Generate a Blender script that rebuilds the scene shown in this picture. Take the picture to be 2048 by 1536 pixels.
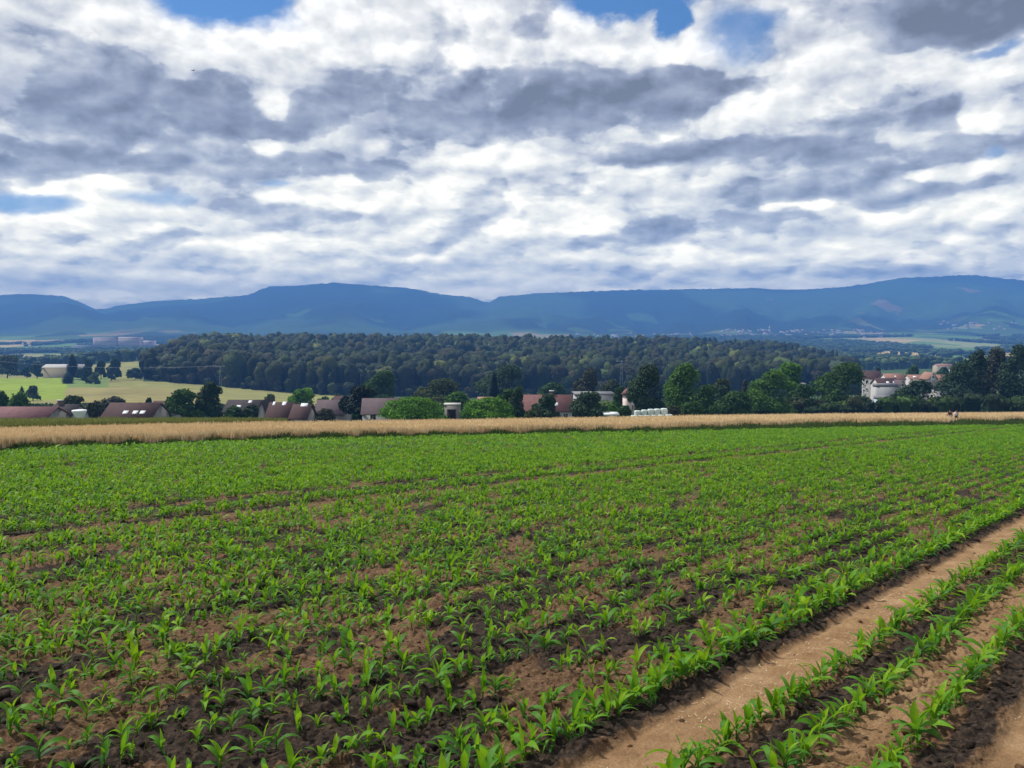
import bpy, math, random
import numpy as np
from math import radians as R
for o in list(bpy.data.objects): bpy.data.objects.remove(o)
S = bpy.context.scene; COL = S.collection
# ---------------------------------------------------------------- camera, world, sun, exposure
F, CX, CY, HOR, EYE = 1707.0, 1024.0, 768.0, 655.0, 2.6     # focal length in px, centre, horizon row, eye height
PITCH = math.atan((CY-HOR)/F)
cam_d = bpy.data.cameras.new('camera'); cam = bpy.data.objects.new('camera', cam_d); COL.objects.link(cam)
cam_d.sensor_width = 36; cam_d.lens = 36*F/2048; cam_d.clip_start = .1; cam_d.clip_end = 60000
cam.location = (0, 0, EYE); cam.rotation_euler = (math.pi/2-PITCH, 0, 0); S.camera = cam
S.view_settings.view_transform = 'Standard'; S.view_settings.look = 'None'
S.view_settings.gamma = 1; S.view_settings.exposure = .42
S.render.resolution_x, S.render.resolution_y = 1024, 768

def ray(px, py):
    x, y = (px-CX)/F, -(py-CY)/F
    c, s = math.cos(PITCH), math.sin(PITCH)
    return np.array([x, c+y*s, -s+y*c])
def azel(px, py):
    d = ray(px, py); return math.atan2(d[0], d[1]), math.atan2(d[2], math.hypot(d[0], d[1]))
def at(px, py, Y):
    """world point at depth Y (metres ahead) seen in direction px, py of the photograph"""
    d = ray(px, py); return np.array([d[0]/d[1]*Y, Y, EYE+d[2]/d[1]*Y])

SUN_AZ, SUN_EL = -62, 55                       # degrees left of the view, above the horizon
sd = bpy.data.lights.new('sun', 'SUN'); sd.energy = 4.0; sd.angle = R(4); sd.color = (1, .96, .88)
sun = bpy.data.objects.new('sun', sd); COL.objects.link(sun)
_sx, _sy, _sz = math.sin(R(SUN_AZ))*math.cos(R(SUN_EL)), math.cos(R(SUN_AZ))*math.cos(R(SUN_EL)), math.sin(R(SUN_EL))
from mathutils import Vector
sun.rotation_euler = Vector((-_sx, -_sy, -_sz)).to_track_quat('-Z', 'Y').to_euler()

W = bpy.data.worlds.new('World'); S.world = W; W.use_nodes = True
wt = W.node_tree; wt.nodes.clear()
try: W.cycles.sampling_method = 'MANUAL'; W.cycles.sample_map_resolution = 512
except Exception: pass
def nd(t, kind, ins=(), **kw):
    n = t.nodes.new(kind)
    for k, v in kw.items(): setattr(n, k, v)
    for i, v in enumerate(ins):
        if v is None: continue
        if hasattr(v, 'is_linked') : t.links.new(v, n.inputs[i])
        else: n.inputs[i].default_value = v
    return n
def M(t, op, a, b=None, c=None, clamp=False):
    n = nd(t, 'ShaderNodeMath', [a, b, c], operation=op); n.use_clamp = clamp; return n.outputs[0]
def VM(t, op, a, b=None, c=None):
    n = nd(t, 'ShaderNodeVectorMath', [a, b, c], operation=op)
    return n.outputs['Value'] if op in ('LENGTH', 'DOT_PRODUCT') else n.outputs[0]
def MR(t, v, a, b, c=0., d=1., smooth=True):
    n = nd(t, 'ShaderNodeMapRange', [v, a, b, c, d]); n.interpolation_type = 'SMOOTHSTEP' if smooth else 'LINEAR'; return n.outputs[0]
def MIXF(t, f, a, b):
    n = nd(t, 'ShaderNodeMix'); n.data_type = 'FLOAT'
    for i, v in zip((0, 2, 3), (f, a, b)):
        if hasattr(v, 'is_linked'): t.links.new(v, n.inputs[i])
        else: n.inputs[i].default_value = v
    return n.outputs[0]
def MIXC(t, f, a, b, blend='MIX'):
    n = nd(t, 'ShaderNodeMix'); n.data_type = 'RGBA'; n.blend_type = blend
    for i, v in zip((0, 6, 7), (f, a, b)):
        if hasattr(v, 'is_linked'): t.links.new(v, n.inputs[i])
        else: n.inputs[i].default_value = v if not isinstance(v, tuple) else (v+(1,))[:4]
    return n.outputs[2]
def NOISE(t, vec, scale, detail=2, rough=.5, dist=0., color=False, w=None):
    n = nd(t, 'ShaderNodeTexNoise'); n.noise_dimensions = '4D' if w is not None else '3D'
    if vec is not None: t.links.new(vec, n.inputs['Vector'])
    if w is not None: n.inputs['W'].default_value = w
    n.inputs['Scale'].default_value = scale; n.inputs['Detail'].default_value = detail
    n.inputs['Roughness'].default_value = rough; n.inputs['Distortion'].default_value = dist
    return n.outputs[1 if color else 0]
def RAMP(t, f, stops, interp='LINEAR'):
    n = nd(t, 'ShaderNodeValToRGB', [f]); r = n.color_ramp; r.interpolation = interp
    while len(r.elements) < len(stops): r.elements.new(.5)
    for e, (p, c) in zip(r.elements, stops): e.position = p; e.color = (*c, 1)
    return n.outputs[0]

def cloud_grid(nx, ny, a_lim, e_lim):
    """broad light and dark of the cloud field, laid out over azimuth and elevation"""
    A, E = np.meshgrid(np.linspace(-a_lim, a_lim, nx), np.linspace(0, e_lim, ny))
    L = .70+(.62-.70)*np.clip((E-.03)/.09, 0, 1)
    for (x, y, rx, ru, rd, val, al, so) in FEAT:
        a0, e_ = azel(x, y)
        u = (A-a0)/(rx/F); v = E-e_; v = np.where(v > 0, v/(ru/F), -v/(rd/F))
        f = np.clip((1-np.hypot(u, v))/so, 0, 1); f = f*f*(3-2*f)*al
        L = L*(1-f)+val*f
    return L
def build_sky():
    t = wt
    g = nd(t, 'ShaderNodeTexCoord').outputs['Generated']
    sx = nd(t, 'ShaderNodeSeparateXYZ', [g]).outputs
    az = M(t, 'ARCTAN2', sx[0], sx[1]); el = M(t, 'ARCSINE', sx[2])
    e0 = M(t, 'ADD', M(t, 'MAXIMUM', el, 0.), .06)            # clouds look smaller and flatter towards the horizon
    U = M(t, 'MULTIPLY', az, 8.6); V = M(t, 'MULTIPLY', M(t, 'POWER', e0, .48), 16.)
    q = nd(t, 'ShaderNodeCombineXYZ', [U, V, 0.]).outputs[0]
    w1 = VM(t, 'SUBTRACT', NOISE(t, q, 1.15, 5, .55, color=True), (.5, .5, .5))
    amp = nd(t, 'ShaderNodeCombineXYZ', [M(t, 'MULTIPLY_ADD', e0, .16, .012), M(t, 'MULTIPLY', e0, .20), 0.]).outputs[0]
    p = VM(t, 'MULTIPLY_ADD', w1, amp, nd(t, 'ShaderNodeCombineXYZ', [az, el, 0.]).outputs[0])
    ps = nd(t, 'ShaderNodeSeparateXYZ', [p]).outputs
    qw = VM(t, 'MULTIPLY_ADD', w1, (.28, .28, 0), q)
    # billows lit from above: the same pattern a little further towards the sun is subtracted
    n1 = NOISE(t, qw, 1.15, 9, .54); n2 = NOISE(t, VM(t, 'ADD', qw, (-.07, .18, 0)), 1.15, 4, .54)
    def puff(v):
        n = nd(t, 'ShaderNodeTexVoronoi'); n.voronoi_dimensions = '2D'; n.feature = 'F1'; t.links.new(v, n.inputs['Vector'])
        n.inputs['Scale'].default_value = 1.5; n.inputs['Detail'].default_value = 3.; n.inputs['Roughness'].default_value = .42; n.inputs['Lacunarity'].default_value = 2.3
        return n.outputs['Distance']
    pf = M(t, 'SUBTRACT', puff(VM(t, 'ADD', qw, (-.07, .17, 0))), puff(qw))
    rel = M(t, 'ADD', M(t, 'MULTIPLY', M(t, 'SUBTRACT', n1, n2), 1.0), M(t, 'MULTIPLY', pf, .55))
    NX, NY, AL, EL = 181, 37, R(36), R(23)
    G = cloud_grid(NX, NY, AL, EL)
    ua = M(t, 'MULTIPLY_ADD', ps[0], .5/AL, .5, clamp=True)
    L = None
    for j in range(NY):
        fc = nd(t, 'ShaderNodeFloatCurve', [1., ua]); cm = fc.mapping; cu = cm.curves[0]
        xs = np.linspace(0, 1, NX)
        cu.points[0].location = (0, G[j, 0]); cu.points[1].location = (1, G[j, -1])
        for x, v in zip(xs[1:-1], G[j, 1:-1]): cu.points.new(x, v)
        cm.update()
        r = fc.outputs[0]
        L = r if L is None else MIXF(t, MR(t, ps[1], EL*(j-1)/(NY-1), EL*j/(NY-1)), L, r)
    L = M(t, 'ADD', L, MR(t, el, .02, .20, .07, 0.)); L0 = L; L = M(t, 'ADD', L, M(t, 'MULTIPLY', rel, MR(t, L0, .15, .8, .6, 1.3)))
    E = MR(t, M(t, 'MULTIPLY_ADD', M(t, 'SUBTRACT', L0, .6), .30, n1), .462, .532)
    L = M(t, 'ADD', L, M(t, 'MULTIPLY', M(t, 'SUBTRACT', E, .5), .25))
    col = RAMP(t, M(t, 'MULTIPLY', L, .76), [(0.0, (.13, .135, .15)), (.137, (.195, .21, .265)), (.27, (.275, .295, .36)), (.41, (.375, .395, .45)), (.53, (.475, .49, .525)), (.64, (.57, .58, .59)), (.76, (.67, .67, .66)), (.88, (.78, .77, .75)), (1., (.90, .89, .86))])
    hz = M(t, 'MULTIPLY_ADD', M(t, 'EXPONENT', M(t, 'MULTIPLY', M(t, 'MAXIMUM', el, 0.), -9.)), 2.9, 1.)
    col = VM(t, 'MULTIPLY', col, nd(t, 'ShaderNodeCombineXYZ', [M(t, 'POWER', hz, 1.1), hz, M(t, 'POWER', hz, .62)]).outputs[0])
    # holes of clear sky
    H = MR(t, M(t, 'SUBTRACT', .34, n1), 0., .12, 0., .35)
    for (x, y, rx, ry, al, so) in HOLES:
        a0, e_ = azel(x, y); kx, ky = F/rx, F/ry
        m = VM(t, 'MULTIPLY_ADD', p, (kx, ky, 0), (-a0*kx, -e_*ky, 0))
        f = M(t, 'MULTIPLY_ADD', n1, 1.2, VM(t, 'LENGTH', m))
        H = M(t, 'MAXIMUM', H, MR(t, f, 1.6, 1.6-so, 0, al))
    sk = nd(t, 'ShaderNodeTexSky'); sk.sky_type = 'NISHITA'; sk.sun_disc = False
    sk.sun_elevation = R(SUN_EL); sk.sun_rotation = R(SUN_AZ); sk.air_density = 1.; sk.dust_density = .4; sk.ozone_density = 3
    skc = VM(t, 'MULTIPLY', sk.outputs[0], (.045, .068, .088))
    col = MIXC(t, H, col, skc)
    col = MIXC(t, MR(t, el, -.02, .005), (.08, .1, .07), col)
    bg = nd(t, 'ShaderNodeBackground', [col, 1.])
    t.links.new(bg.outputs[0], nd(t, 'ShaderNodeOutputWorld').inputs[0])
FEAT = [
 # x, y, rx, ry_up, ry_down, value, alpha, softness
 (1000,600,1500,70,60,.80,.8,1.), (1000,560,1500,16,14,.62,.5,1.), (300,590,420,26,30,.95,.7,.8), (950,582,520,14,25,.97,.8,.8), (200,590,120,20,20,1.,.6,.8),(600,575,160,16,16,.9,.5,.8),
 (250,500,460,70,40,.84,.7,.7), (150,445,190,40,25,.98,.8,.6), (30,430,60,26,30,1.,.8,.6), (500,500,70,60,50,1.,.8,.8), (330,445,90,18,20,.97,.7,.6),
 (330,505,170,26,22,.48,.8,.8), (90,520,150,24,20,.50,.8,.8), (70,500,70,12,12,.95,.7,.6), (210,510,60,10,10,.95,.7,.6), (420,545,150,14,14,.58,.6,.8), (150,560,220,12,12,.6,.6,.8),
 (760,512,100,20,18,.99,.85,.5), (860,522,60,18,16,1.,.85,.5), (620,480,120,22,20,.92,.7,.7), (780,470,110,20,20,.94,.7,.7), (760,545,280,14,14,.56,.7,.8), (900,495,160,12,12,.6,.6,.8), (620,505,70,10,10,.6,.6,.8),
 (1250,540,560,16,16,.60,.7,.9), (1700,550,500,14,14,.64,.7,.9), (1330,510,100,20,16,1.,.85,.5), (1160,520,120,16,12,.9,.7,.8), (1500,515,200,14,12,.9,.6,.8), (1100,500,200,12,10,.58,.6,.8), (1440,548,60,8,8,.97,.8,.7),
 (1750,500,300,30,25,.86,.7,.8), (1820,530,60,14,12,1.,.7,.7), (1910,490,50,16,14,1.,.7,.7), (1650,525,160,12,12,.55,.6,.8), (1950,535,140,12,12,.6,.6,.8),
 (1050,430,440,90,40,.86,.9,.8), (1020,400,120,30,18,.97,.7,.8), (960,445,90,10,10,.6,.7,.8),
 (1430,450,330,40,28,.34,.92,.6), (1130,475,200,14,10,.48,.7,.8), (1240,400,120,24,16,.44,.8,.7), (1080,395,70,24,16,.50,.7,.8),
 (1190,450,80,28,24,1.05,.95,.5), (1010,430,60,32,22,1.,.85,.6), (1330,418,60,10,8,.9,.6,.8),
 (1590,405,85,22,24,1.05,.95,.4), (1755,432,55,16,14,1.02,.9,.5), (1390,395,110,20,14,.93,.7,.7), (1640,440,100,12,12,.5,.6,.8), (1900,420,200,40,40,.84,.8,.8), (1960,465,180,18,16,.48,.7,.8),
 (780,410,180,80,40,.84,.85,.7), (640,400,105,32,26,1.02,.95,.4), (730,436,130,10,8,.42,.8,.7), (800,410,60,28,20,.95,.7,.7),
 (470,400,60,34,24,.44,.95,.5), (455,382,50,14,10,.9,.7,.7),
 (190,375,105,44,44,1.0,.98,.35), (70,385,55,18,14,1.,.95,.4), (50,345,130,50,16,.34,.92,.5), (60,305,140,24,18,.7,.8,.8),
 (1720,380,400,24,26,.36,.9,.6), (1900,345,140,24,20,1.0,.9,.6), (1600,345,160,12,10,.8,.6,.8),
 (1130,330,420,56,40,.82,.9,.8), (900,320,120,50,60,.95,.85,.7), (1000,300,150,24,24,1.0,.8,.7), (880,370,90,40,30,.9,.7,.8), (1060,345,80,20,14,.62,.6,.8),
 (480,340,420,55,24,.36,.95,.5), (420,310,100,36,22,.76,.8,.7), (540,297,50,16,14,1.0,.95,.5), (620,340,160,24,14,.48,.7,.8), (680,310,100,16,14,.55,.7,.8), (280,302,55,12,10,.95,.9,.5), (140,300,200,16,30,.24,.85,.7), (830,300,60,30,16,.2,.8,.5),
 (1450,310,330,34,24,.24,.97,.5), (1750,320,330,40,24,.28,.9,.5), (1900,300,160,20,12,.5,.6,.8), (2020,288,70,14,12,.18,.8,.6), (1300,278,90,12,8,.95,.9,.6), (1900,270,120,10,10,.85,.7,.7),
 (1720,160,420,100,70,.84,.95,.7), (1620,240,120,70,36,.84,.8,.7), (1830,215,180,50,50,.36,.85,.8), (1700,230,120,40,36,.50,.7,.8), (1960,240,60,50,30,.97,.8,.6), (1560,130,80,20,20,1.,.8,.7), (1850,120,200,30,30,.78,.7,.8), (1980,170,120,50,40,.92,.8,.7),
 (1480,250,100,60,26,1.0,.95,.6), (1400,262,90,16,12,.92,.7,.7),
 (300,100,640,150,90,.88,.98,.6), (420,40,240,50,60,1.02,.95,.6), (560,120,130,90,40,1.0,.8,.7), (640,160,60,50,12,1.0,.9,.5), (160,215,340,120,62,.32,.96,.8), (450,235,300,80,46,.24,.97,.7), (200,100,60,30,50,.6,.6,.8), (150,110,70,50,30,.82,.6,.8), (555,210,36,40,36,.92,.9,.7), (40,40,80,60,50,.48,.8,.8), (210,268,200,10,10,.22,.7,.8),
 (800,50,350,100,120,.97,.98,.4), (1250,110,270,90,120,.97,.98,.3), (1160,30,80,60,60,1.0,.95,.5),
 (740,190,150,90,80,.30,.95,.7), (1130,220,400,110,62,.20,.98,.6), (800,265,170,30,24,.26,.85,.7), (1400,165,100,60,40,.32,.9,.7), (1060,50,60,36,56,.42,.85,.7), (860,150,60,80,50,.5,.7,.8), (960,190,100,50,30,.42,.7,.8), (990,100,60,60,50,1.0,.8,.6), (740,90,40,40,24,1.0,.8,.6), (1110,90,70,40,30,1.02,.9,.5), (1350,120,50,16,16,1.0,.9,.5), (940,40,80,40,40,.98,.7,.7), (640,100,30,40,40,.6,.6,.8),
 (1720,50,240,100,60,.68,.95,.8), (1600,40,80,40,50,.86,.7,.8), (1980,20,260,90,64,.10,.97,.6), 
]
HOLES = [(440,-12,150,84,1.,.45), (1270,-14,165,66,1.,.35), (1345,45,45,40,1.,.4), (1480,75,100,60,.85,.7), (2000,95,70,18,.8,.7), (70,412,110,24,.75,.6), (310,392,110,20,.55,.8), (560,368,60,12,.5,.8), (1985,318,24,18,.6,.8)]
build_sky()
# ---------------------------------------------------------------- helpers
RNG = np.random.default_rng(7)
def lin(c):
    c = np.asarray(c, float)/255.; return np.where(c <= .04045, c/12.92, ((c+.055)/1.055)**2.4)
def newmesh(name, V, faces, mats, tint=None, smooth=False, midx=None):
    """V (n,3); faces: list of int arrays (m,3) or (m,4); tint: (n,3) corner colour per vertex"""
    me = bpy.data.meshes.new(name); V = np.asarray(V, np.float32)
    faces = [np.asarray(f, np.int64) for f in faces if len(f)]
    me.vertices.add(len(V)); me.vertices.foreach_set('co', V.ravel())
    loops = np.concatenate([f.ravel() for f in faces]); tot = np.concatenate([np.full(len(f), f.shape[1]) for f in faces])
    st = np.concatenate([[0], np.cumsum(tot)[:-1]])
    me.loops.add(len(loops)); me.loops.foreach_set('vertex_index', loops.astype(np.int32))
    me.polygons.add(len(tot)); me.polygons.foreach_set('loop_start', st.astype(np.int32)); me.polygons.foreach_set('loop_total', tot.astype(np.int32))
    if smooth: me.polygons.foreach_set('use_smooth', np.ones(len(tot), bool))
    if midx is not None: me.polygons.foreach_set('material_index', np.asarray(midx, np.int32))
    me.update(calc_edges=True); 
    if tint is not None:
        a = me.color_attributes.new('tint', 'FLOAT_COLOR', 'POINT'); c = np.ones((len(V), 4), np.float32); c[:, :3] = tint
        a.data.foreach_set('color', c.ravel())
    for m in (mats if isinstance(mats, (list, tuple)) else [mats]): me.materials.append(m)
    return me
def link(name, data, parent=None, loc=None, label=None, cat=None, group=None, kind=None):
    o = bpy.data.objects.new(name, data); COL.objects.link(o)
    if parent is not None: o.parent = parent
    if loc is not None: o.location = [float(v) for v in loc]
    if label: o['label'] = label
    if cat: o['category'] = cat
    if group: o['group'] = group
    if kind: o['kind'] = kind
    return o
def material(name, build, rough=.9, spec=.2):
    m = bpy.data.materials.new(name); m.use_nodes = True; t = m.node_tree
    b = t.nodes['Principled BSDF']; b.inputs['Roughness'].default_value = rough; b.inputs['Specular IOR Level'].default_value = spec
    c = build(t, b)
    if c is not None:
        if isinstance(c, tuple): b.inputs['Base Color'].default_value = (*c, 1)
        else: t.links.new(c, b.inputs['Base Color'])
    return m
def add_translucent(t, b, col, fac):
    out = [n for n in t.nodes if n.type == 'OUTPUT_MATERIAL'][0]
    tr = t.nodes.new('ShaderNodeBsdfTranslucent'); t.links.new(col, tr.inputs[0])
    mx = t.nodes.new('ShaderNodeMixShader'); mx.inputs[0].default_value = fac
    t.links.new(b.outputs[0], mx.inputs[1]); t.links.new(tr.outputs[0], mx.inputs[2]); t.links.new(mx.outputs[0], out.inputs[0])
def tint_of(t): return nd(t, 'ShaderNodeAttribute', attribute_name='tint').outputs['Color']
def pos_of(t): return nd(t, 'ShaderNodeNewGeometry').outputs['Position']
def obj_of(t): return nd(t, 'ShaderNodeTexCoord').outputs['Object']
def BUMP(t, b, h, strength=.4, dist=.05):
    n = nd(t, 'ShaderNodeBump'); n.inputs['Strength'].default_value = strength; n.inputs['Distance'].default_value = dist
    t.links.new(h, n.inputs['Height']); t.links.new(n.outputs[0], b.inputs['Normal'])
def hash2(ix, iy, s=0):
    h = (ix.astype(np.int64)*374761393+iy.astype(np.int64)*668265263+s*1442695041) & 0xffffffff
    h = ((h ^ (h >> 13))*1274126177) & 0xffffffff; h = (h ^ (h >> 16)) & 0xffffffff
    h = (h*2246822519) & 0xffffffff
    return ((h ^ (h >> 15)) & 0xffffff)/float(0xffffff)
def vnoise(x, y, s=0):
    x = np.asarray(x, float); y = np.asarray(y, float)
    ix, iy = np.floor(x), np.floor(y); fx, fy = x-ix, y-iy; fx = fx*fx*(3-2*fx); fy = fy*fy*(3-2*fy)
    a, b, c, d = hash2(ix, iy, s), hash2(ix+1, iy, s), hash2(ix, iy+1, s), hash2(ix+1, iy+1, s)
    return (a*(1-fx)+b*fx)*(1-fy)+(c*(1-fx)+d*fx)*fy
def fbm(x, y, o=4, s=0):
    v = 0; a = 1; tot = 0
    for i in range(o): v = v+a*vnoise(x*2**i+17.3*i, y*2**i+5.1*i, s+i); tot += a; a *= .5
    return v/tot
def sstep(a, b, x): t = np.clip((x-a)/(b-a), 0, 1); return t*t*(3-2*t)

# ---------------------------------------------------------------- lie of the land
_d = ray(CX, 808); SL = -_d[2]/_d[1]                     # the field slopes down away from the camera
_r = ray(2450, 810); RD = _r[:2]/np.hypot(_r[0], _r[1])  # direction of the maize rows
def hit(px, py, h=0.):
    d = ray(px, py); s = (EYE-h)/(-d[2]-SL*d[1]); return d[:2]*s
def row_t(x, y): return x*RD[1]-y*RD[0]
def row_s(x, y): return x*RD[0]+y*RD[1]
EDGE = [hit(-400, 908, .3), hit(0, 896, .3), hit(1024, 866, .3), hit(1500, 856, .3), hit(2048, 846.5, .3), hit(2400, 842, .3)]      # end of the maize
FAR = [hit(-400, 861, .75), hit(0, 853, .75), hit(700, 840.5, .75), hit(1200, 833, .75), hit(1330, 830, .75), hit(1480, 827.5, .75), hit(2048, 823, .75), hit(2300, 821, .75)]
EDGE = np.array(EDGE); FAR = np.array(FAR)
def _pxof(x, y): return CX+F*math.cos(PITCH)*x/y*1.0      # columns of the photograph as bearings (small pitch)
def col_of(x, y): return CX+F*x/np.maximum(y, .01)*1.0
EC = col_of(EDGE[:, 0], EDGE[:, 1]); FC = col_of(FAR[:, 0], FAR[:, 1])
def y_edge(px): return np.interp(px, EC, EDGE[:, 1])
def y_far(px): return np.interp(px, FC, FAR[:, 1])
SIL = [(-900, 600), (-500, 580), (-200, 596), (0, 590), (60, 587), (130, 592), (160, 602), (195, 618), (215, 617), (240, 611), (300, 602), (400, 598), (500, 590), (520, 580), (540, 573), (600, 571), (670, 565), (740, 570), (840, 578), (860, 584), (880, 588), (940, 594), (968, 603), (978, 604), (1000, 593), (1080, 586), (1250, 580), (1400, 578), (1500, 576), (1560, 579), (1640, 577), (1700, 572), (1750, 562), (1800, 555), (1900, 550), (1960, 550), (2000, 556), (2048, 561), (2300, 575), (2600, 560), (3000, 585)]
SX, SY = np.array([s[0] for s in SIL], float), np.array([s[1] for s in SIL], float)
KC = {
 -400: [(150,851),(220,842),(300,825),(400,806),(500,787),(600,767),(680,757),(760,760),(1000,748),(1500,724),(2500,700),(3500,677)],
 0:    [(150,851),(220,842),(300,825),(400,806),(500,785),(600,765),(680,754),(760,757),(1000,745),(1500,722),(2500,699),(3500,676)],
 290:  [(150,850),(220,840),(300,825),(400,806),(500,787),(600,769),(680,757),(760,750),(1000,722),(1150,713),(1500,718),(2500,699),(3500,676)],
 450:  [(150,849),(220,840),(300,828),(400,810),(500,795),(600,779),(660,768),(760,746),(1000,711),(1150,702),(1500,716),(2500,697),(3500,676)],
 640:  [(160,848),(220,840),(300,830),(400,815),(500,802),(600,790),(660,780),(760,756),(1000,716),(1150,706),(1500,712),(2500,694),(3500,674)],
 1000: [(170,846),(220,840),(300,830),(400,818),(500,807),(600,797),(660,786),(760,762),(1000,718),(1150,707),(1500,712),(2500,694),(3500,674)],
 1400: [(190,842),(240,836),(300,828),(400,818),(500,808),(600,798),(660,787),(760,762),(1000,722),(1150,710),(1500,714),(2500,694),(3500,674)],
 1700: [(230,838),(270,832),(330,822),(400,812),(500,800),(600,790),(660,782),(760,765),(1000,742),(1150,733),(1500,718),(2500,694),(3500,674)],
 1850: [(260,836),(290,828),(330,815),(400,800),(500,788),(600,776),(660,768),(760,757),(1000,738),(1150,731),(1500,717),(2500,693),(3500,672)],
 2400: [(280,832),(310,826),(350,815),(400,806),(500,790),(600,776),(660,768),(760,757),(1000,740),(1150,731),(1500,717),(2500,693),(3500,670)],
}
KX = np.array(sorted(KC)); KL = np.log(np.array([150,190,230,270,300,350,400,500,600,660,760,1000,1150,1500,2000,2500,3000,3500.]))
KP = np.array([np.interp(KL, np.log([a for a, b in KC[k]]), [b for a, b in KC[k]]) for k in KX])
_c, _s = math.cos(PITCH), math.sin(PITCH)
def z_at(py, Y):
    y = -(py-CY)/F; return EYE+(-_s+y*_c)/(_c+y*_s)*Y
def ground_z(x, y):
    x = np.asarray(x, float); y = np.asarray(y, float)
    r = np.hypot(x, y); a = np.clip(np.abs(np.arctan2(x, y)), 0, R(58)); Y = r*np.cos(a)
    px = CX+F*np.tan(a)*np.sign(x); px = np.clip(px, -900, 2900)
    plane = -SL*np.clip(y, -60, 1e9)
    yf = y_far(px)*1.04
    # land beyond the wheat
    lY = np.log(np.maximum(Y, 1))
    kx = np.clip(px, KX[0], KX[-1]); i = np.clip(np.searchsorted(KX, kx)-1, 0, len(KX)-2); f = (kx-KX[i])/(KX[i+1]-KX[i]); f = f*f*(3-2*f)*.5+f*.5
    j = np.clip(np.searchsorted(KL, lY)-1, 0, len(KL)-2); g = np.clip((lY-KL[j])/(KL[j+1]-KL[j]), 0, 1)
    p = (KP[i, j]*(1-f)+KP[i+1, j]*f)*(1-g)+(KP[i, j+1]*(1-f)+KP[i+1, j+1]*f)*g
    far = z_at(p, Y)
    # scarp of wooded hills
    foot = KP[i, -1]*(1-f)+KP[i+1, -1]*f; rid = np.interp(px, SX, SY)
    spur = fbm(px*.006, Y*.0002, 3, 5)-.5
    s = (Y-3500)/3000.+spur*np.interp(px, [1750, 1950], [.6, .25])*sstep(3500, 4500, Y)*(1-sstep(5200, 6200, Y)); s = np.clip(s, 0, 1)
    pro = .33*s+.67*s**2.2
    zf = z_at(foot, np.full_like(Y, 3500.)); zr = z_at(rid, np.full_like(Y, 6500.))
    zm = zf+(zr-zf)*pro + (fbm(px*.02, Y*.002, 3, 9)-.5)*85*sstep(3600, 5200, Y)*(1-sstep(5200, 6100, Y))
    zm = zm + (vnoise(px*.22, Y*.01, 3)-.5)*9*sstep(6000, 6450, Y)
    zm = zm - sstep(6550, 9000, Y)*60
    far = np.where(Y > 3500, zm, far)
    w = sstep(1., 1.3, Y/yf)
    return plane*(1-w)+far*w

# ---------------------------------------------------------------- terrain sheet
def parcels(x, y, sx, sy, seed):
    """cells of a patchwork of fields: id and distance ratio to the border"""
    gx, gy = x/sx, y/sy; ix, iy = np.floor(gx), np.floor(gy)
    best = np.full(x.shape, 9.); sec = np.full(x.shape, 9.); bid = np.zeros(x.shape)
    for dx in (-1, 0, 1):
        for dy in (-1, 0, 1):
            cx, cy = ix+dx, iy+dy
            d = np.hypot(cx+hash2(cx, cy, seed)-gx, cy+hash2(cx, cy, seed+1)-gy); h = hash2(cx, cy, seed+2)
            m = d < best; sec = np.where(m, best, np.minimum(sec, d)); best = np.where(m, d, best); bid = np.where(m, h, bid)
    return bid, sec-best
C = lambda *c: lin(c)
WOOD, GRN, TAN, MID, PALE = (np.array(v) for v in ((.022, .042, .016), (.11, .20, .045), (.42, .31, .13), (.07, .12, .035), (.30, .33, .13)))
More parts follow.
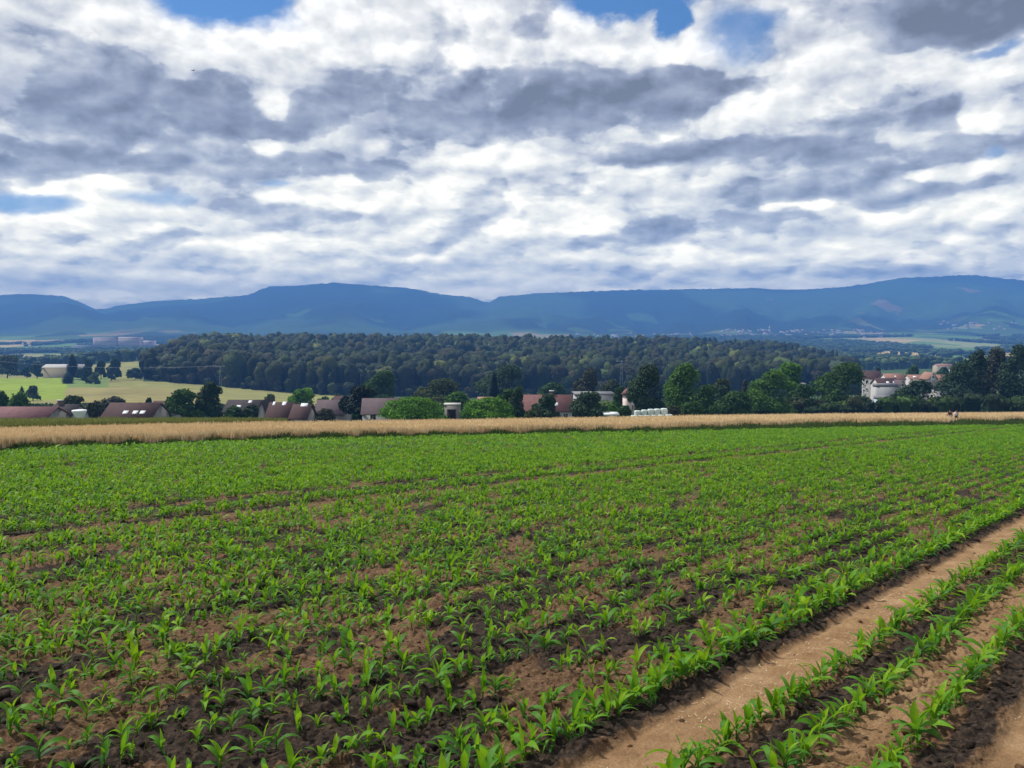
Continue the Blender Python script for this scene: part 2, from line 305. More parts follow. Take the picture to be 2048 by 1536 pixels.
def land_colour(x, y):
    x = np.asarray(x); y = np.asarray(y); r = np.hypot(x, y); a = np.clip(np.abs(np.arctan2(x, y)), 0, R(58)); Y = r*np.cos(a)
    px = CX+F*np.tan(a)*np.sign(x)
    n = fbm(x*.004, y*.0025, 4, 21)
    xw, yw = x+(fbm(x*.01, y*.006, 3, 61)-.5)*60, y+(fbm(x*.01, y*.006, 3, 64)-.5)*110
    pid, bd = parcels(xw, yw, 130., 330., 31)
    col = np.zeros(x.shape+(3,)); col[:] = GRN
    pal = [WOOD, MID, GRN, PALE*.8, TAN, MID, PALE*.7, GRN, WOOD, TAN*.7]
    k = np.clip((pid*len(pal)).astype(int), 0, len(pal)-1); col = np.array(pal)[k]
    woods = (fbm(x*.0022, y*.0011, 3, 77) > .58)|((bd < .05)&(Y < 1800))
    woods &= Y > 900; col = np.where(woods[..., None], WOOD, col)
    # wooded slopes
    hill = sstep(3500, 4100, Y+ (n-.5)*900)
    right = sstep(1560, 1720, px); hill = hill*(1-right)+right*sstep(3900, 5000, Y+(n-.5)*1700)
    clear = (fbm(x*.0016, y*.0011, 4, 91) > .60) & (Y < 6000)
    pc = np.where(((pid > .5)&(pid < .8))[..., None], TAN*.45, GRN*.5)
    hc = np.where((clear & ((px > 1500)|(pid > .86)))[..., None], pc, WOOD)
    light = sstep(.5, .62, fbm(x*.0012, y*.0009, 3, 44))[..., None]  # paler patches in the wood colour stand in for sunlit slopes
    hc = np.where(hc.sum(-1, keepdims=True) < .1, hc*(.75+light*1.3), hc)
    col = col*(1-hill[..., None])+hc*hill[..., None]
    # forest hill floor, meadow, near slopes
    near = Y < 1000
    mead = TAN*.38+GRN*.45; col = np.where(near[..., None], mead*(.85+.3*fbm(x*.02, y*.05, 3, 3))[..., None], col)
    pxj = px+(fbm(x*.02, y*.02, 3, 12)-.5)*30; yg = (pxj < 128) & (Y > 430) & (Y < 720); col = np.where(yg[..., None], np.array((.19, .26, .03)), col)
    g2 = (pxj >= 128) & (pxj < 215) & (Y > 560) & (Y < 720); col = np.where(g2[..., None], np.array((.13, .19, .055)), col)
    g3 = (px > 235) & (px < 300) & (Y > 330) & (Y < 400); col = np.where(g3[..., None], np.array((.25, .36, .04)), col)
    tn = near & (Y > 395) & (Y < 560) & (px >= 128-((Y-395)*.0)) & (px < 420); col = np.where((tn & ~yg)[..., None], (TAN*.48+GRN*.26)*(.85+.3*fbm(x*.03, y*.03, 3, 8))[..., None], col)
    fl = near & (Y > 640) & (px > 285) & (px < 1720); col = np.where(fl[..., None], WOOD*1.3, col)
    rg = near & (px > 680); col = np.where(rg[..., None], MID*.75, col)
    vill = (Y < 330); col = np.where(vill[..., None], MID*.8, col)
    fld = (Y < y_far(px)*1.05)|(y < 0); col = np.where(fld[..., None], np.array((.12, .085, .05)), col)
    return col
def build_terrain():
    az = np.concatenate([np.linspace(-180, -60, 41)[:-1], np.linspace(-60, -35, 60)[:-1], np.linspace(-35, 35, 620)[:-1], np.linspace(35, 60, 60)[:-1], np.linspace(60, 180, 41)[:-1]])
    rr = np.concatenate([np.geomspace(.4, 60, 40)[:-1], np.geomspace(60, 700, 170)[:-1], np.geomspace(700, 7000, 330)[:-1], np.geomspace(7000, 9300, 12)])
    A, RR = np.meshgrid(R(1)*az, rr); na, nr = len(az), len(rr)
    X, Y = RR*np.sin(A), RR*np.cos(A); Z = ground_z(X, Y)
    px = CX+F*np.tan(np.clip(A, -R(58), R(58)))
    inside = (Y > 0) & (Y < y_far(px)*.98) | (RR < 40)
    Z = np.where(inside, Z-.35, Z)
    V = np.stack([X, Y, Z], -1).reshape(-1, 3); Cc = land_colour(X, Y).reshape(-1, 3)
    i = np.arange(nr-1)[:, None]*na; j = np.arange(na)[None]; jn = (j+1) % na
    q = np.stack([i+j, i+jn, i+na+jn, i+na+j], -1).reshape(-1, 4)[:, ::-1]
    V = np.vstack([V, [[0, 0, -.35]]]); Cc = np.vstack([Cc, Cc[:1]])
    jj = np.arange(na); tri = np.stack([np.full(na, len(V)-1), (jj+1) % na, jj], -1)[:, ::-1]
    def b(t, p):
        c = tint_of(t); n = NOISE(t, pos_of(t), .09, 6, .65); n2 = NOISE(t, pos_of(t), .012, 5, .6)
        k = M(t, 'MULTIPLY_ADD', n, .9, M(t, 'MULTIPLY_ADD', n2, .7, .2))
        return VM(t, 'MULTIPLY', c, nd(t, 'ShaderNodeCombineXYZ', [k, k, k]).outputs[0])
    m = material('land', b, .95, .1)
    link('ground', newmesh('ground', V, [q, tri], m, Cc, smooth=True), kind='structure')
build_terrain()

# ---------------------------------------------------------------- the soil of the maize field
ROW0, GAP = -3.75, .535
ROWS_R = [-2.76, -2.24, -1.68, -.70, -.17, .36, .90]
SKIP = {25: 1., 30: 1., 21: .55, 46: .6, 51: .8, 72: .7}
def wet_zone(x, y):
    t = row_t(x, y); s = row_s(x, y)
    e = (fbm(x*3., y*3., 3, 11)-.5)*.20
    te = t+e
    wet = sstep(-3.82, -3.74, te)*(1-sstep(-3.55, -3.44, te))            # beside the first row
    wet = np.maximum(wet, sstep(-2.68, -2.58, te)*(1-sstep(-2.36, -2.28, te)))
    wet = np.maximum(wet, sstep(-1.60, -1.50, te)*(1-sstep(-1.36, -1.24, te)))
    wet = np.maximum(wet, sstep(-.62, -.54, te)*(1-sstep(-.30, -.22, te)))
    left = t < ROW0
    k = np.floor((ROW0-t)/GAP)
    f = ((ROW0-te)/GAP) % 1.
    band = sstep(.0, .15, f)*(1-sstep(.55, .8, f))*(hash2(k, k*0, 5) > .4)
    patch = sstep(.44, .58, fbm(x*.9+t*1.2, y*.9, 4, 15))
    wl = np.clip(band*.5*patch+patch*.6+.15, 0, 1)
    wl = np.maximum(wl, sstep(-20.5, -20.3, t)*(1-sstep(-19.3, -19.1, t)))
    wl = wl*(1-sstep(-17.9, -17.7, te)*(1-sstep(-16.9, -16.7, te)))
    return np.where(left, wl, wet)
def track_zone(t): return sstep(-3.54, -3.42, t)*(1-sstep(-2.90, -2.78, t)) + sstep(-1.30, -1.18, t)*(1-sstep(-.85, -.75, t))
def soil_dz(x, y, fine=True):
    t = row_t(x, y); tr = np.clip(track_zone(t), 0, 1)
    cl = fbm(x*9, y*9, 3, 41); cl2 = fbm(x*22, y*22, 3, 51); big = fbm(x*2.2, y*2.2, 3, 58)
    rough = np.clip(cl-.42, 0, 1)*.17+np.abs(cl2-.5)*.050+(big-.5)*.05
    smooth = (fbm(row_s(x, y)*1.2, t*7, 3, 71)-.5)*.030+(cl2-.5)*.012
    ss = row_s(x, y); u = np.abs(t+3.19); lug = sstep(.25, .7, np.sin(6.2832*(ss/.17+u*1.9)))*(1-sstep(.19, .24, u))*sstep(.38, .6, fbm(ss*.7, t*2, 2, 87))
    return rough*(1-tr)+smooth*tr-.035*tr+lug*.014*tr
def build_soil():
    cols = np.concatenate([np.linspace(-3600, -420, 90)[:-1], np.linspace(-420, 2500, 1080)[:-1], np.linspace(2500, 7000, 160)]); 
    pys = np.concatenate([np.geomspace(12000, 2600, 20)[:-1], np.linspace(2600, 1560, 60)[:-1], np.linspace(1560, 1100, 330)[:-1], np.linspace(1100, 838, 250)])
    PX, PY = np.meshgrid(cols, pys)
    y = -(PY-CY)/F; dx = (PX-CX)/F; dy = _c+y*_s; dz = -_s+y*_c
    s = EYE/(-dz-SL*dy); X, Y = dx*s, dy*s
    lim = y_edge(col_of(X, Y))+3.; k = np.minimum(1, lim/Y); X, Y = X*k, Y*k
    Z = -SL*Y+soil_dz(X, Y)
    t = row_t(X, Y); w = wet_zone(X, Y); tr = np.clip(track_zone(t+(fbm(X*3, Y*3, 2, 66)-.5)*.1), 0, 1)
    tw = t+(fbm(X*3, Y*3, 2, 67)-.5)*.12; tr = np.maximum(tr, .75*sstep(-2.24, -2.14, tw)*(1-sstep(-1.78, -1.68, tw)))
    V = np.stack([X, Y, Z], -1).reshape(-1, 3); n = len(cols)
    i = np.arange(len(pys)-1)[:, None]*n; j = np.arange(n-1)[None]
    q = np.stack([i+j, i+j+1, i+n+j+1, i+n+j], -1).reshape(-1, 4)
    def b(m, p):
        a = nd(m, 'ShaderNodeSeparateXYZ', [tint_of(m)]).outputs
        P_ = pos_of(m); n1 = NOISE(m, P_, 18, 7, .74); n2 = NOISE(m, P_, 2.2, 5, .6); n3 = NOISE(m, P_, 55, 4, .6)
        dry = RAMP(m, n1, [(.3, (.050, .026, .014)), (.48, (.115, .065, .035)), (.66, (.22, .138, .078))])
        wetc = RAMP(m, n1, [(.32, (.012, .009, .008)), (.5, (.034, .024, .018)), (.68, (.095, .062, .042))])
        trk = RAMP(m, M(m, 'MULTIPLY_ADD', n3, .45, M(m, 'MULTIPLY', n2, .6)), [(.36, (.17, .095, .045)), (.52, (.265, .160, .080)), (.68, (.38, .25, .14))])
        ww = MR(m, M(m, 'MULTIPLY_ADD', M(m, 'SUBTRACT', n2, .5), .9, a[0]), .3, .72)
        c = MIXC(m, ww, dry, wetc); c = MIXC(m, a[1], c, MIXC(m, M(m, 'MULTIPLY', ww, .6), trk, wetc))
        BUMP(m, p, M(m, 'ADD', n1, M(m, 'MULTIPLY', n3, .4)), .9, .03)
        return c
    m = material('soil', b, .95, .15)
    link('soil', newmesh('soil', V, [q], m, np.stack([w, tr, w*0], -1).reshape(-1, 3), smooth=True), kind='structure')
build_soil()
# ---------------------------------------------------------------- maize
def leaf_strip(L, width, lean, droop, az, z0, segs, twist=0., vfold=.25, cols=1):
    """arching leaf: returns verts (k,3), quads; starts at the stalk at height z0"""
    s = np.linspace(0, 1, segs+1); ang = lean+droop*s**1.3
    dl = L/segs; hx = np.concatenate([[0], np.cumsum(np.sin(ang[:-1])*dl)]); hz = np.concatenate([[0], np.cumsum(np.cos(ang[:-1])*dl)])
    w = width*np.sin(np.pi*np.clip(s*.86+.14, 0, 1))**.8*(1-s**6*.6); w[-1] = width*.05
    tw = twist*s; V = []
    offs = [-1, 0, 1] if cols == 2 else [-1, 1]
    for i in range(segs+1):
        for o in offs:
            side = o*w[i]*.5; up = vfold*w[i]*abs(o)*.5
            # lateral dir is y, normal in the plane of the arc
            nx, nz = -math.cos(ang[i]), math.sin(ang[i])
            V.append((hx[i]+nx*up+side*math.sin(tw[i])*nx, side*math.cos(tw[i]), z0+hz[i]+nz*up+side*math.sin(tw[i])*nz))
    V = np.array(V); k = len(offs)
    ca, sa = math.cos(az), math.sin(az); V = np.stack([V[:, 0]*ca-V[:, 1]*sa, V[:, 0]*sa+V[:, 1]*ca, V[:, 2]], -1)
    q = [(i*k+j, i*k+j+1, (i+1)*k+j+1, (i+1)*k+j) for i in range(segs) for j in range(k-1)]
    return V, np.array(q)
def maize_parts(seed, segs=7, cols=2, nl=None):
    r = random.Random(seed); n = nl or r.choice([5, 6, 6, 7]); az = r.uniform(0, 6.28); out = []
    H = r.uniform(.08, .13)
    # stalk
    k = 5; hs = [0, .35, .7, 1.]; rad = [.009, .008, .006, .003]
    V = [(math.cos(2*math.pi*i/k)*rr, math.sin(2*math.pi*i/k)*rr, -.02+(H+.02)*h) for h, rr in zip(hs, rad) for i in range(k)]
    q = [(a*k+i, a*k+(i+1) % k, (a+1)*k+(i+1) % k, (a+1)*k+i) for a in range(3) for i in range(k)]
    out.append(('stalk', np.array(V), np.array(q), .55))
    for i in range(n):
        f = i/(n-1); a = az+math.pi*(i % 2)+r.uniform(-.5, .5)
        z0 = H*(.15+.8*f)
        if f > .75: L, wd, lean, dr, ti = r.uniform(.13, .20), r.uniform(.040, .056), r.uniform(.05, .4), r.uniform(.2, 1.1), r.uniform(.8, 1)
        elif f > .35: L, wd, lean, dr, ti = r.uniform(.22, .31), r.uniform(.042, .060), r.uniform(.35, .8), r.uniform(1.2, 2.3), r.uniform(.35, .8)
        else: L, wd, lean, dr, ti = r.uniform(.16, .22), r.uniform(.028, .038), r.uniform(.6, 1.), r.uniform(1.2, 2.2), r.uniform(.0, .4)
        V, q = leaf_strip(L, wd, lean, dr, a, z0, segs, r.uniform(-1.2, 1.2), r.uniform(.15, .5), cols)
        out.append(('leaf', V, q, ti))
    return out
def maize_mat():
    def b(t, p):
        a = nd(t, 'ShaderNodeSeparateXYZ', [tint_of(t)]).outputs
        n = NOISE(t, pos_of(t), 1.3, 3, .5); n2 = NOISE(t, pos_of(t), 26, 3, .6)
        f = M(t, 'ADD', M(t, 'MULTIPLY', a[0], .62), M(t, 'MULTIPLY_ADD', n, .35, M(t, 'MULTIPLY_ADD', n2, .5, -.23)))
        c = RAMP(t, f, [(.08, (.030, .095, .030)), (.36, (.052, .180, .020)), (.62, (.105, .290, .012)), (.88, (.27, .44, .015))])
        add_translucent(t, p, MIXC(t, .5, c, (.24, .42, .010)), .45)
        return c
    return material('maize_leaf', b, .55, .22)
MZ = maize_mat()
def keep_prob(t, k, right, x, y):
    return 1.
def maize_points():
    P = []
    smax = 190.
    def add(t0, step, jit, hs, prob=1., seed=0, row=0):
        s = np.arange(-12, smax, step) if False else np.arange(-5, smax, step)
        r = np.random.default_rng(1000+seed)
        s = s+r.uniform(-.35, .35, len(s))*step; tt = t0+r.normal(0, jit, len(s))
        k = r.random(len(s)) < prob
        if seed >= 100:      # gaps
            g = fbm(s*.8, s*0+seed*3.1, 3, 33); k &= (g > .36) | (r.random(len(s)) < .3)
        s, tt = s[k], tt[k]; x = tt*RD[1]+s*RD[0]; y = -tt*RD[0]+s*RD[1]
        # wavering row
        w = (vnoise(s*.35, s*0+seed, 9)-.5)*.07; x = x+w*RD[1]; y = y-w*RD[0]
        sc = r.normal(hs, .13, len(x))
        P.append(np.stack([x, y, np.clip(sc, .45, 1.7), np.full(len(x), row)], -1))
    for i, t0 in enumerate(ROWS_R+[1.43, 1.97, 2.5, 3.04, 3.57, 4.1, 4.64, 5.2, 5.7]): add(t0, .11, .022, .88, .93, i, i+1)
    add(ROW0, .10, .04, .98, .93, 50, 0); add(ROW0-.16, .20, .05, .9, .7, 51, 0)
    for k in range(1, 260):
        t0 = ROW0-GAP*k
        pr = SKIP.get(k)
        add(t0, .115 if k < 8 else .088 if k < 45 else .125, .028, np.interp(k, [1, 5, 20, 60, 100], [.80, .72, .84, 1.06, 1.25]), (1-pr) if pr else .9, 100+k, -k)
    P = np.vstack(P); x, y = P[:, 0], P[:, 1]
    px = col_of(x, y); ok = (y > 3.2) & (px > -260) & (px < np.where(y < 70, 3100, 2330)) & (y < y_edge(px)-.2)
    # nothing grows on the bare end of the field
    rt = row_t(x, y)
    for tc, hw in ((-19.8, .55), (-17.3, .5), (-38.2, .55), (-35.8, .5), (-56.5, .6)): ok &= (np.abs(rt-tc) > hw) | (np.random.default_rng(8).random(len(x)) < .04)
    return P[ok]
def build_maize():
    P = maize_points(); x, y = P[:, 0], P[:, 1]; z = -SL*y+soil_dz(x, y)-.01
    d = np.hypot(x, y)
    zt = z+.3; yy = (EYE-zt)/y                                # roughly below the frame?
    # plants whose top shows inside the frame
    py = CY+F*np.tan(np.arctan2(EYE-zt, y)-PITCH); vis = (py < 1532) & (col_of(x, y) > 6) & (col_of(x, y) < 2042)
    order = np.argsort(np.where(vis, d, 1e9)); near = order[:300]; isn = np.zeros(len(P), bool); isn[near] = True
    # individuals
    NV = 26; lib = []
    for v in range(NV):
        parts = maize_parts(50+v); row = []
        for nm, V, q, ti in parts:
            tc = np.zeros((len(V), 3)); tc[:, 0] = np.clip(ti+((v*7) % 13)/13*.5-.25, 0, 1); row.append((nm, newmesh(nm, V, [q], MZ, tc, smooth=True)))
        lib.append(row)
    r = np.random.default_rng(3)
    for i in near:
        rw = int(P[i, 3]); v = int(r.integers(NV))
        n_ = int(np.sum((P[near, 3] == rw) & (d[near] < d[i])))+1
        on = lambda q: '%d%s' % (q, 'th' if 10 <= q % 100 <= 20 else {1: 'st', 2: 'nd', 3: 'rd'}.get(q % 10, 'th'))
        if rw > 0: lb, gr = f'{on(n_)} young maize plant up from the bottom in the {on(rw)} row right of the track', 'maize plants right of the bare track'
        elif rw == 0: lb, gr = f'{on(n_)} young maize plant up from the bottom in the row edging the track', 'maize plants of the row edging the track'
        else: lb, gr = f'{on(n_)} young maize plant up from the bottom in the {on(-rw+1)} row left of the track', 'maize plants left of the bare track'
        e = link('maize_plant', None, None, (x[i], y[i], z[i]), lb, 'maize plant', gr)
        s = P[i, 2]; e.rotation_euler = (float(r.normal(0, .08)), float(r.normal(0, .08)), float(r.uniform(0, 6.28))); e.scale = (s, s, s*float(r.uniform(.9, 1.15)))
        for nm, me in lib[v]: link(nm, me, e)
    # all the other plants of the field
    rest = np.where(~isn)[0]; VV, QQ, TT = [], [], []; base = 0
    lods = [(0, 18, 5, 1, None, 1.), (18, 45, 3, 1, 6, 1.08), (45, 400, 2, 1, 5, 1.38)]
    for a, b_, sg, cl, nl, ws in lods:
        idx = rest[(d[rest] >= a) & (d[rest] < b_)]
        if b_ == 400: idx = idx[r.random(len(idx)) < .72]
        var = r.integers(0, 12, len(idx))
        for v in range(12):
            ii = idx[var == v]
            if not len(ii): continue
            pts = maize_parts(200+v, sg, cl, nl)
            if sg < 5: pts = pts[1:]
            V = np.vstack([p[1] for p in pts]); T_ = np.concatenate([np.full(len(p[1]), p[3]) for p in pts])
            o = 0; Q = []
            for p in pts: Q.append(p[2]+o); o += len(p[1])
            Q = np.vstack(Q); n = len(ii); an = r.uniform(0, 6.28, n); ca, sa = np.cos(an)[:, None], np.sin(an)[:, None]; sc = P[ii, 2][:, None]
            X = (V[None, :, 0]*ca-V[None, :, 1]*sa)*sc*ws+x[ii][:, None]; Y = (V[None, :, 0]*sa+V[None, :, 1]*ca)*sc*ws+y[ii][:, None]; Z = V[None, :, 2]*sc*r.uniform(.9, 1.15, (n, 1))+z[ii][:, None]
            VV.append(np.stack([X, Y, Z], -1).reshape(-1, 3)); QQ.append((Q[None]+(np.arange(n)*len(V))[:, None, None]+base).reshape(-1, 4)); base += n*len(V)
            tn = np.clip(T_[None]+r.normal(0, .2, (n, 1)), 0, 1); TT.append(np.repeat(tn.reshape(-1, 1), 3, 1))
    V, Q, T_ = np.vstack(VV), np.vstack(QQ), np.vstack(TT)
    print('maize rest', len(rest), 'quads', len(Q))
    link('maize_crop', newmesh('maize_crop', V, [Q], MZ, T_, smooth=True), label='dense rows of young maize covering the broad green field', cat='maize crop', kind='stuff')
build_maize()

def shards(P, h, w, mat, name, label, cat, seed=0, lean=.25, tint=None, ntri=1, top=.25):
    """upright tapering blades at the points P (n,3); h, w arrays"""
    r = np.random.default_rng(seed); n = len(P); a = r.uniform(0, 6.28, n); l = r.normal(0, lean, (n, 2))
    dx, dy = np.cos(a)*w/2, np.sin(a)*w/2
    B1 = P-np.stack([dx, dy, 0*dx], -1); B2 = P+np.stack([dx, dy, 0*dx], -1)
    tp = P+np.stack([l[:, 0]*h, l[:, 1]*h, h], -1); T1 = tp-np.stack([dx, dy, 0*dx], -1)*top; T2 = tp+np.stack([dx, dy, 0*dx], -1)*top
    V = np.stack([B1, B2, T2, T1], 1).reshape(-1, 3); Q = np.arange(n*4).reshape(-1, 4)
    T_ = np.repeat(tint if tint is not None else np.repeat(r.random((n, 1)), 3, 1), 4, 0)
    return link(name, newmesh(name, V, [Q], mat, T_), label=label, cat=cat, kind='stuff')
def crop_mat(name, stops, tr=.2, sc=.25):
    def b(t, p):
        a = nd(t, 'ShaderNodeSeparateXYZ', [tint_of(t)]).outputs
        n = NOISE(t, pos_of(t), sc, 4, .6)
        c = RAMP(t, M(t, 'ADD', M(t, 'MULTIPLY', a[0], .5), M(t, 'MULTIPLY', n, .5)), stops)
        add_translucent(t, p, c, tr); return c
    return material(name, b, .85, .15)
WHEAT = crop_mat('wheat', [(.2, (.48, .35, .18)), (.5, (.62, .475, .27)), (.8, (.72, .58, .36))])
GRASS = crop_mat('verge_grass', [(.2, (.030, .060, .014)), (.5, (.055, .105, .020)), (.8, (.13, .17, .035))])
RYE = crop_mat('green_crop', [(.2, (.13, .15, .035)), (.5, (.20, .22, .055)), (.8, (.30, .30, .09))])
def strip(name, y0, y1, h, mat, px0, px1, label, cat, dens, seed, hh=.25, wmul=1.):
    """a standing crop between two lines: closed slab with a rough top, and stalks breaking its surface"""
    r = np.random.default_rng(seed)
    cols = np.linspace(px0, px1, 420); rows = np.linspace(0, 1, 46)
    PX, TT = np.meshgrid(cols, rows); Y = y0(PX)*(1-TT)+y1(PX)*TT; X = (PX-CX)/F*Y
    ed = np.minimum(1, np.minimum(TT, 1-TT)*14)
    Z = -SL*Y-.05+(h-.12+.10*(vnoise(X*.5, Y*.5, seed)-.5)+.10*(vnoise(X*2.1, Y*2.1, seed+1)-.5))*ed
    V = np.stack([X, Y, Z], -1).reshape(-1, 3); n = len(cols); i = np.arange(len(rows)-1)[:, None]*n; j = np.arange(n-1)[None]
    q = np.stack([i+j, i+j+1, i+n+j+1, i+n+j], -1).reshape(-1, 4)
    T0 = np.full((len(V), 3), .35)
    # stalks
    m = int(dens); u = r.random(m)**1.6; pc = r.uniform(px0, px1, m); yy = y0(pc)*(1-u)+y1(pc)*u; xx = (pc-CX)/F*yy
    hgt = np.clip(r.normal(h, .07, m), .2, 1.6)*(.9+.2*vnoise(xx*.4, yy*.4, seed+5)); w = r.uniform(.05, .16, m)*wmul
    P = np.stack([xx, yy, -SL*yy-.03], -1); a = r.uniform(0, 6.28, m); l = r.normal(0, hh*.4, (m, 2))
    dx, dy = np.cos(a)*w/2, np.sin(a)*w/2; o = np.stack([dx, dy, dx*0], -1); tp = P+np.stack([l[:, 0]*hgt, l[:, 1]*hgt, hgt], -1)
    W_ = np.stack([P-o, P+o, tp+o*.3, tp-o*.3], 1).reshape(-1, 3); q2 = np.arange(m*4).reshape(-1, 4)+len(V)
    tn = np.repeat(np.clip(r.normal(.5, .2, m), 0, 1)[:, None], 3, 1); tn = np.repeat(tn, 4, 0)
    return link(name, newmesh(name, np.vstack([V, W_]), [q, q2], mat, np.vstack([T0, tn])), label=label, cat=cat, kind='stuff')
verge0 = lambda p: y_edge(p)-.1
def verge_w(p): return np.interp(p, [-300, 0, 500, 1100, 1380, 1500, 1600, 2048], [1., 1.2, 2.0, 3., 5., 14., 22., 22.])
verge1 = lambda p: y_edge(p)+verge_w(p)+1.2*(vnoise(np.asarray(p)*.03, np.asarray(p)*0, 4)-.5)*verge_w(p)
strip('wheat', lambda p: verge1(p)-.6, lambda p: y_far(p), .75, WHEAT, -350, 2300, 'ripe golden wheat standing in a long strip behind the maize', 'wheat', 150000, 61)
def build_verge():
    r = np.random.default_rng(5); m = 60000; pc = r.uniform(-300, 2300, m); u = r.random(m); y0, y1 = verge0(pc), verge1(pc)
    yy = y0+(y1-y0)*u; xx = (pc-CX)/F*yy; cl = vnoise(xx*.9, yy*.9, 3); h = np.clip((.22+.5*cl*(.4+.6*u))*r.uniform(.6, 1.2, m), .1, .9)
    shards(np.stack([xx, yy, -SL*yy-.03], -1), h, r.uniform(.04, .14, m), GRASS, 'verge_grass', 'dark green strip of rough grass between the maize and the wheat', 'grass', 8)
build_verge()
def _g0(p): return y_far(p)+1.
def _g1(p): return y_far(p)+np.interp(p, [-400, 0, 420, 560, 575], [34, 34, 22, 6, 1.2])
strip('green_crop', _g0, _g1, .95, RYE, -350, 572, 'olive green standing crop beyond the left end of the wheat', 'crop', 30000, 62)
# straw on the bare track, clods and weeds between the rows
def build_litter():
    r = np.random.default_rng(12); n = 1500; s = r.uniform(4, 30, n)**1.0; t = np.where(r.random(n) < .75, r.uniform(-3.45, -2.95, n), r.uniform(-1.25, -.8, n))
    k = fbm(s*1.1, t*2, 3, 2) > .42; s, t = s[k], t[k]; n = len(s)
    x, y = t*RD[1]+s*RD[0], -t*RD[0]+s*RD[1]; z = -SL*y+soil_dz(x, y)+.008
    a = r.uniform(0, 6.28, n); L = .008+r.gamma(1.5, .012, n); w = r.uniform(.002, .006, n); ti = r.normal(0, .2, n)
    d = np.stack([np.cos(a), np.sin(a), ti], -1)*L[:, None]/2; o = np.stack([-np.sin(a), np.cos(a), a*0], -1)*w[:, None]/2; P = np.stack([x, y, z+np.abs(ti)*L/2], -1)
    V = np.stack([P-d-o, P-d+o, P+d+o, P+d-o], 1).reshape(-1, 3)
    m = material('straw', lambda t_, p: (.62, .50, .33), .8)
    link('straw', newmesh('straw', V, [np.arange(len(V)).reshape(-1, 4)], m), label='pale bits of straw scattered over the bare sandy track', cat='straw', kind='stuff')
    # clods: squashed lumps of eight to a dozen faces
    n = 9000; s = r.uniform(2, 42, n)**1.; px = r.uniform(-150, 2200, n); yy = r.uniform(4.5, 30, n)*r.uniform(.4, 1, n)+1.5; xx = (px-CX)/F*yy
    t = row_t(xx, yy); k = (np.clip(track_zone(t), 0, 1) < .35) | (r.random(n) < .05); xx, yy, t = xx[k], yy[k], t[k]; n = len(xx)
    ico = np.array([(0, 0, 1), (.89, 0, .45), (.28, .85, .45), (-.72, .53, .45), (-.72, -.53, .45), (.28, -.85, .45), (.72, .53, -.45), (-.28, .85, -.45), (-.89, 0, -.45), (-.28, -.85, -.45), (.72, -.53, -.45), (0, 0, -1)])
    fc = np.array([(0, 1, 2), (0, 2, 3), (0, 3, 4), (0, 4, 5), (0, 5, 1), (1, 6, 2), (2, 7, 3), (3, 8, 4), (4, 9, 5), (5, 10, 1), (6, 7, 2), (7, 8, 3), (8, 9, 4), (9, 10, 5), (10, 6, 1), (11, 7, 6), (11, 8, 7), (11, 9, 8), (11, 10, 9), (11, 6, 10)])
    sz = r.gamma(2., .0065, n)+.005
    V = ico[None]*(1+r.normal(0, .22, (n, 12, 1)))*sz[:, None, None]*np.stack([r.uniform(.8, 1.4, n), r.uniform(.8, 1.4, n), r.uniform(.5, .9, n)], -1)[:, None]
    z = -SL*yy+soil_dz(xx, yy)+sz*.15; V = V+np.stack([xx, yy, z], -1)[:, None]
    Fc = (fc[None]+(np.arange(n)*12)[:, None, None]).reshape(-1, 3); w = np.repeat(wet_zone(xx, yy), 12)
    link('soil_clods', newmesh('soil_clods', V.reshape(-1, 3), [Fc], bpy.data.materials['soil'], np.stack([w, w*0, w*0], -1), smooth=True), label='loose brown clods of earth lying between the maize rows', cat='soil clods', kind='stuff')
    # thin reddish weeds
    n = 9000; yy = r.uniform(5, 24, n); px = r.uniform(-100, 2150, n); xx = (px-CX)/F*yy; k = (fbm(xx*.8, yy*.8, 3, 88) > .56) & (track_zone(row_t(xx, yy)) < .2); xx, yy = xx[k], yy[k]; n = len(xx)
    WEED = crop_mat('weed', [(.2, (.10, .075, .03)), (.5, (.12, .15, .03)), (.8, (.20, .22, .06))], .3, 3.)
    shards(np.stack([xx, yy, -SL*yy+soil_dz(xx, yy)-.01], -1), r.uniform(.03, .11, n), r.uniform(.004, .009, n), WEED, 'weeds', 'thin reddish green weeds between the near maize plants', 'weeds', 9, .6)
build_litter()
# ---------------------------------------------------------------- trees
def foliage(name, dark, mid, light, tr=.25, sc=.35):
    def b(t, p):
        a = nd(t, 'ShaderNodeSeparateXYZ', [tint_of(t)]).outputs
        n = NOISE(t, obj_of(t), sc, 4, .6)
        c = RAMP(t, M(t, 'ADD', M(t, 'MULTIPLY', a[0], .6), M(t, 'MULTIPLY', n, .45)), [(.15, dark), (.5, mid), (.88, light)])
        add_translucent(t, p, c, tr); return c
    return material(name, b, .75, .2)
FOL = {
 'bright': foliage('leaves_bright', (.035, .085, .012), (.075, .17, .020), (.15, .27, .030), .35),
 'vivid': foliage('leaves_vivid', (.035, .095, .012), (.10, .24, .018), (.22, .40, .03), .35),
 'green': foliage('leaves_green', (.020, .050, .010), (.045, .105, .016), (.085, .16, .024)),
 'dark': foliage('leaves_dark', (.014, .032, .013), (.028, .060, .020), (.052, .095, .030), .12),
 'olive': foliage('leaves_olive', (.030, .045, .012), (.060, .085, .020), (.11, .13, .035)),
 'pale': foliage('leaves_pale', (.045, .075, .025), (.10, .15, .05), (.17, .22, .085)),
 'blue': foliage('leaves_bluish', (.022, .046, .022), (.044, .085, .038), (.085, .135, .06)),
 'brown': foliage('leaves_brownish', (.030, .036, .018), (.054, .060, .028), (.085, .09, .045), .12),
 'conifer': foliage('needles', (.006, .014, .010), (.011, .024, .014), (.020, .038, .02), .05),
}
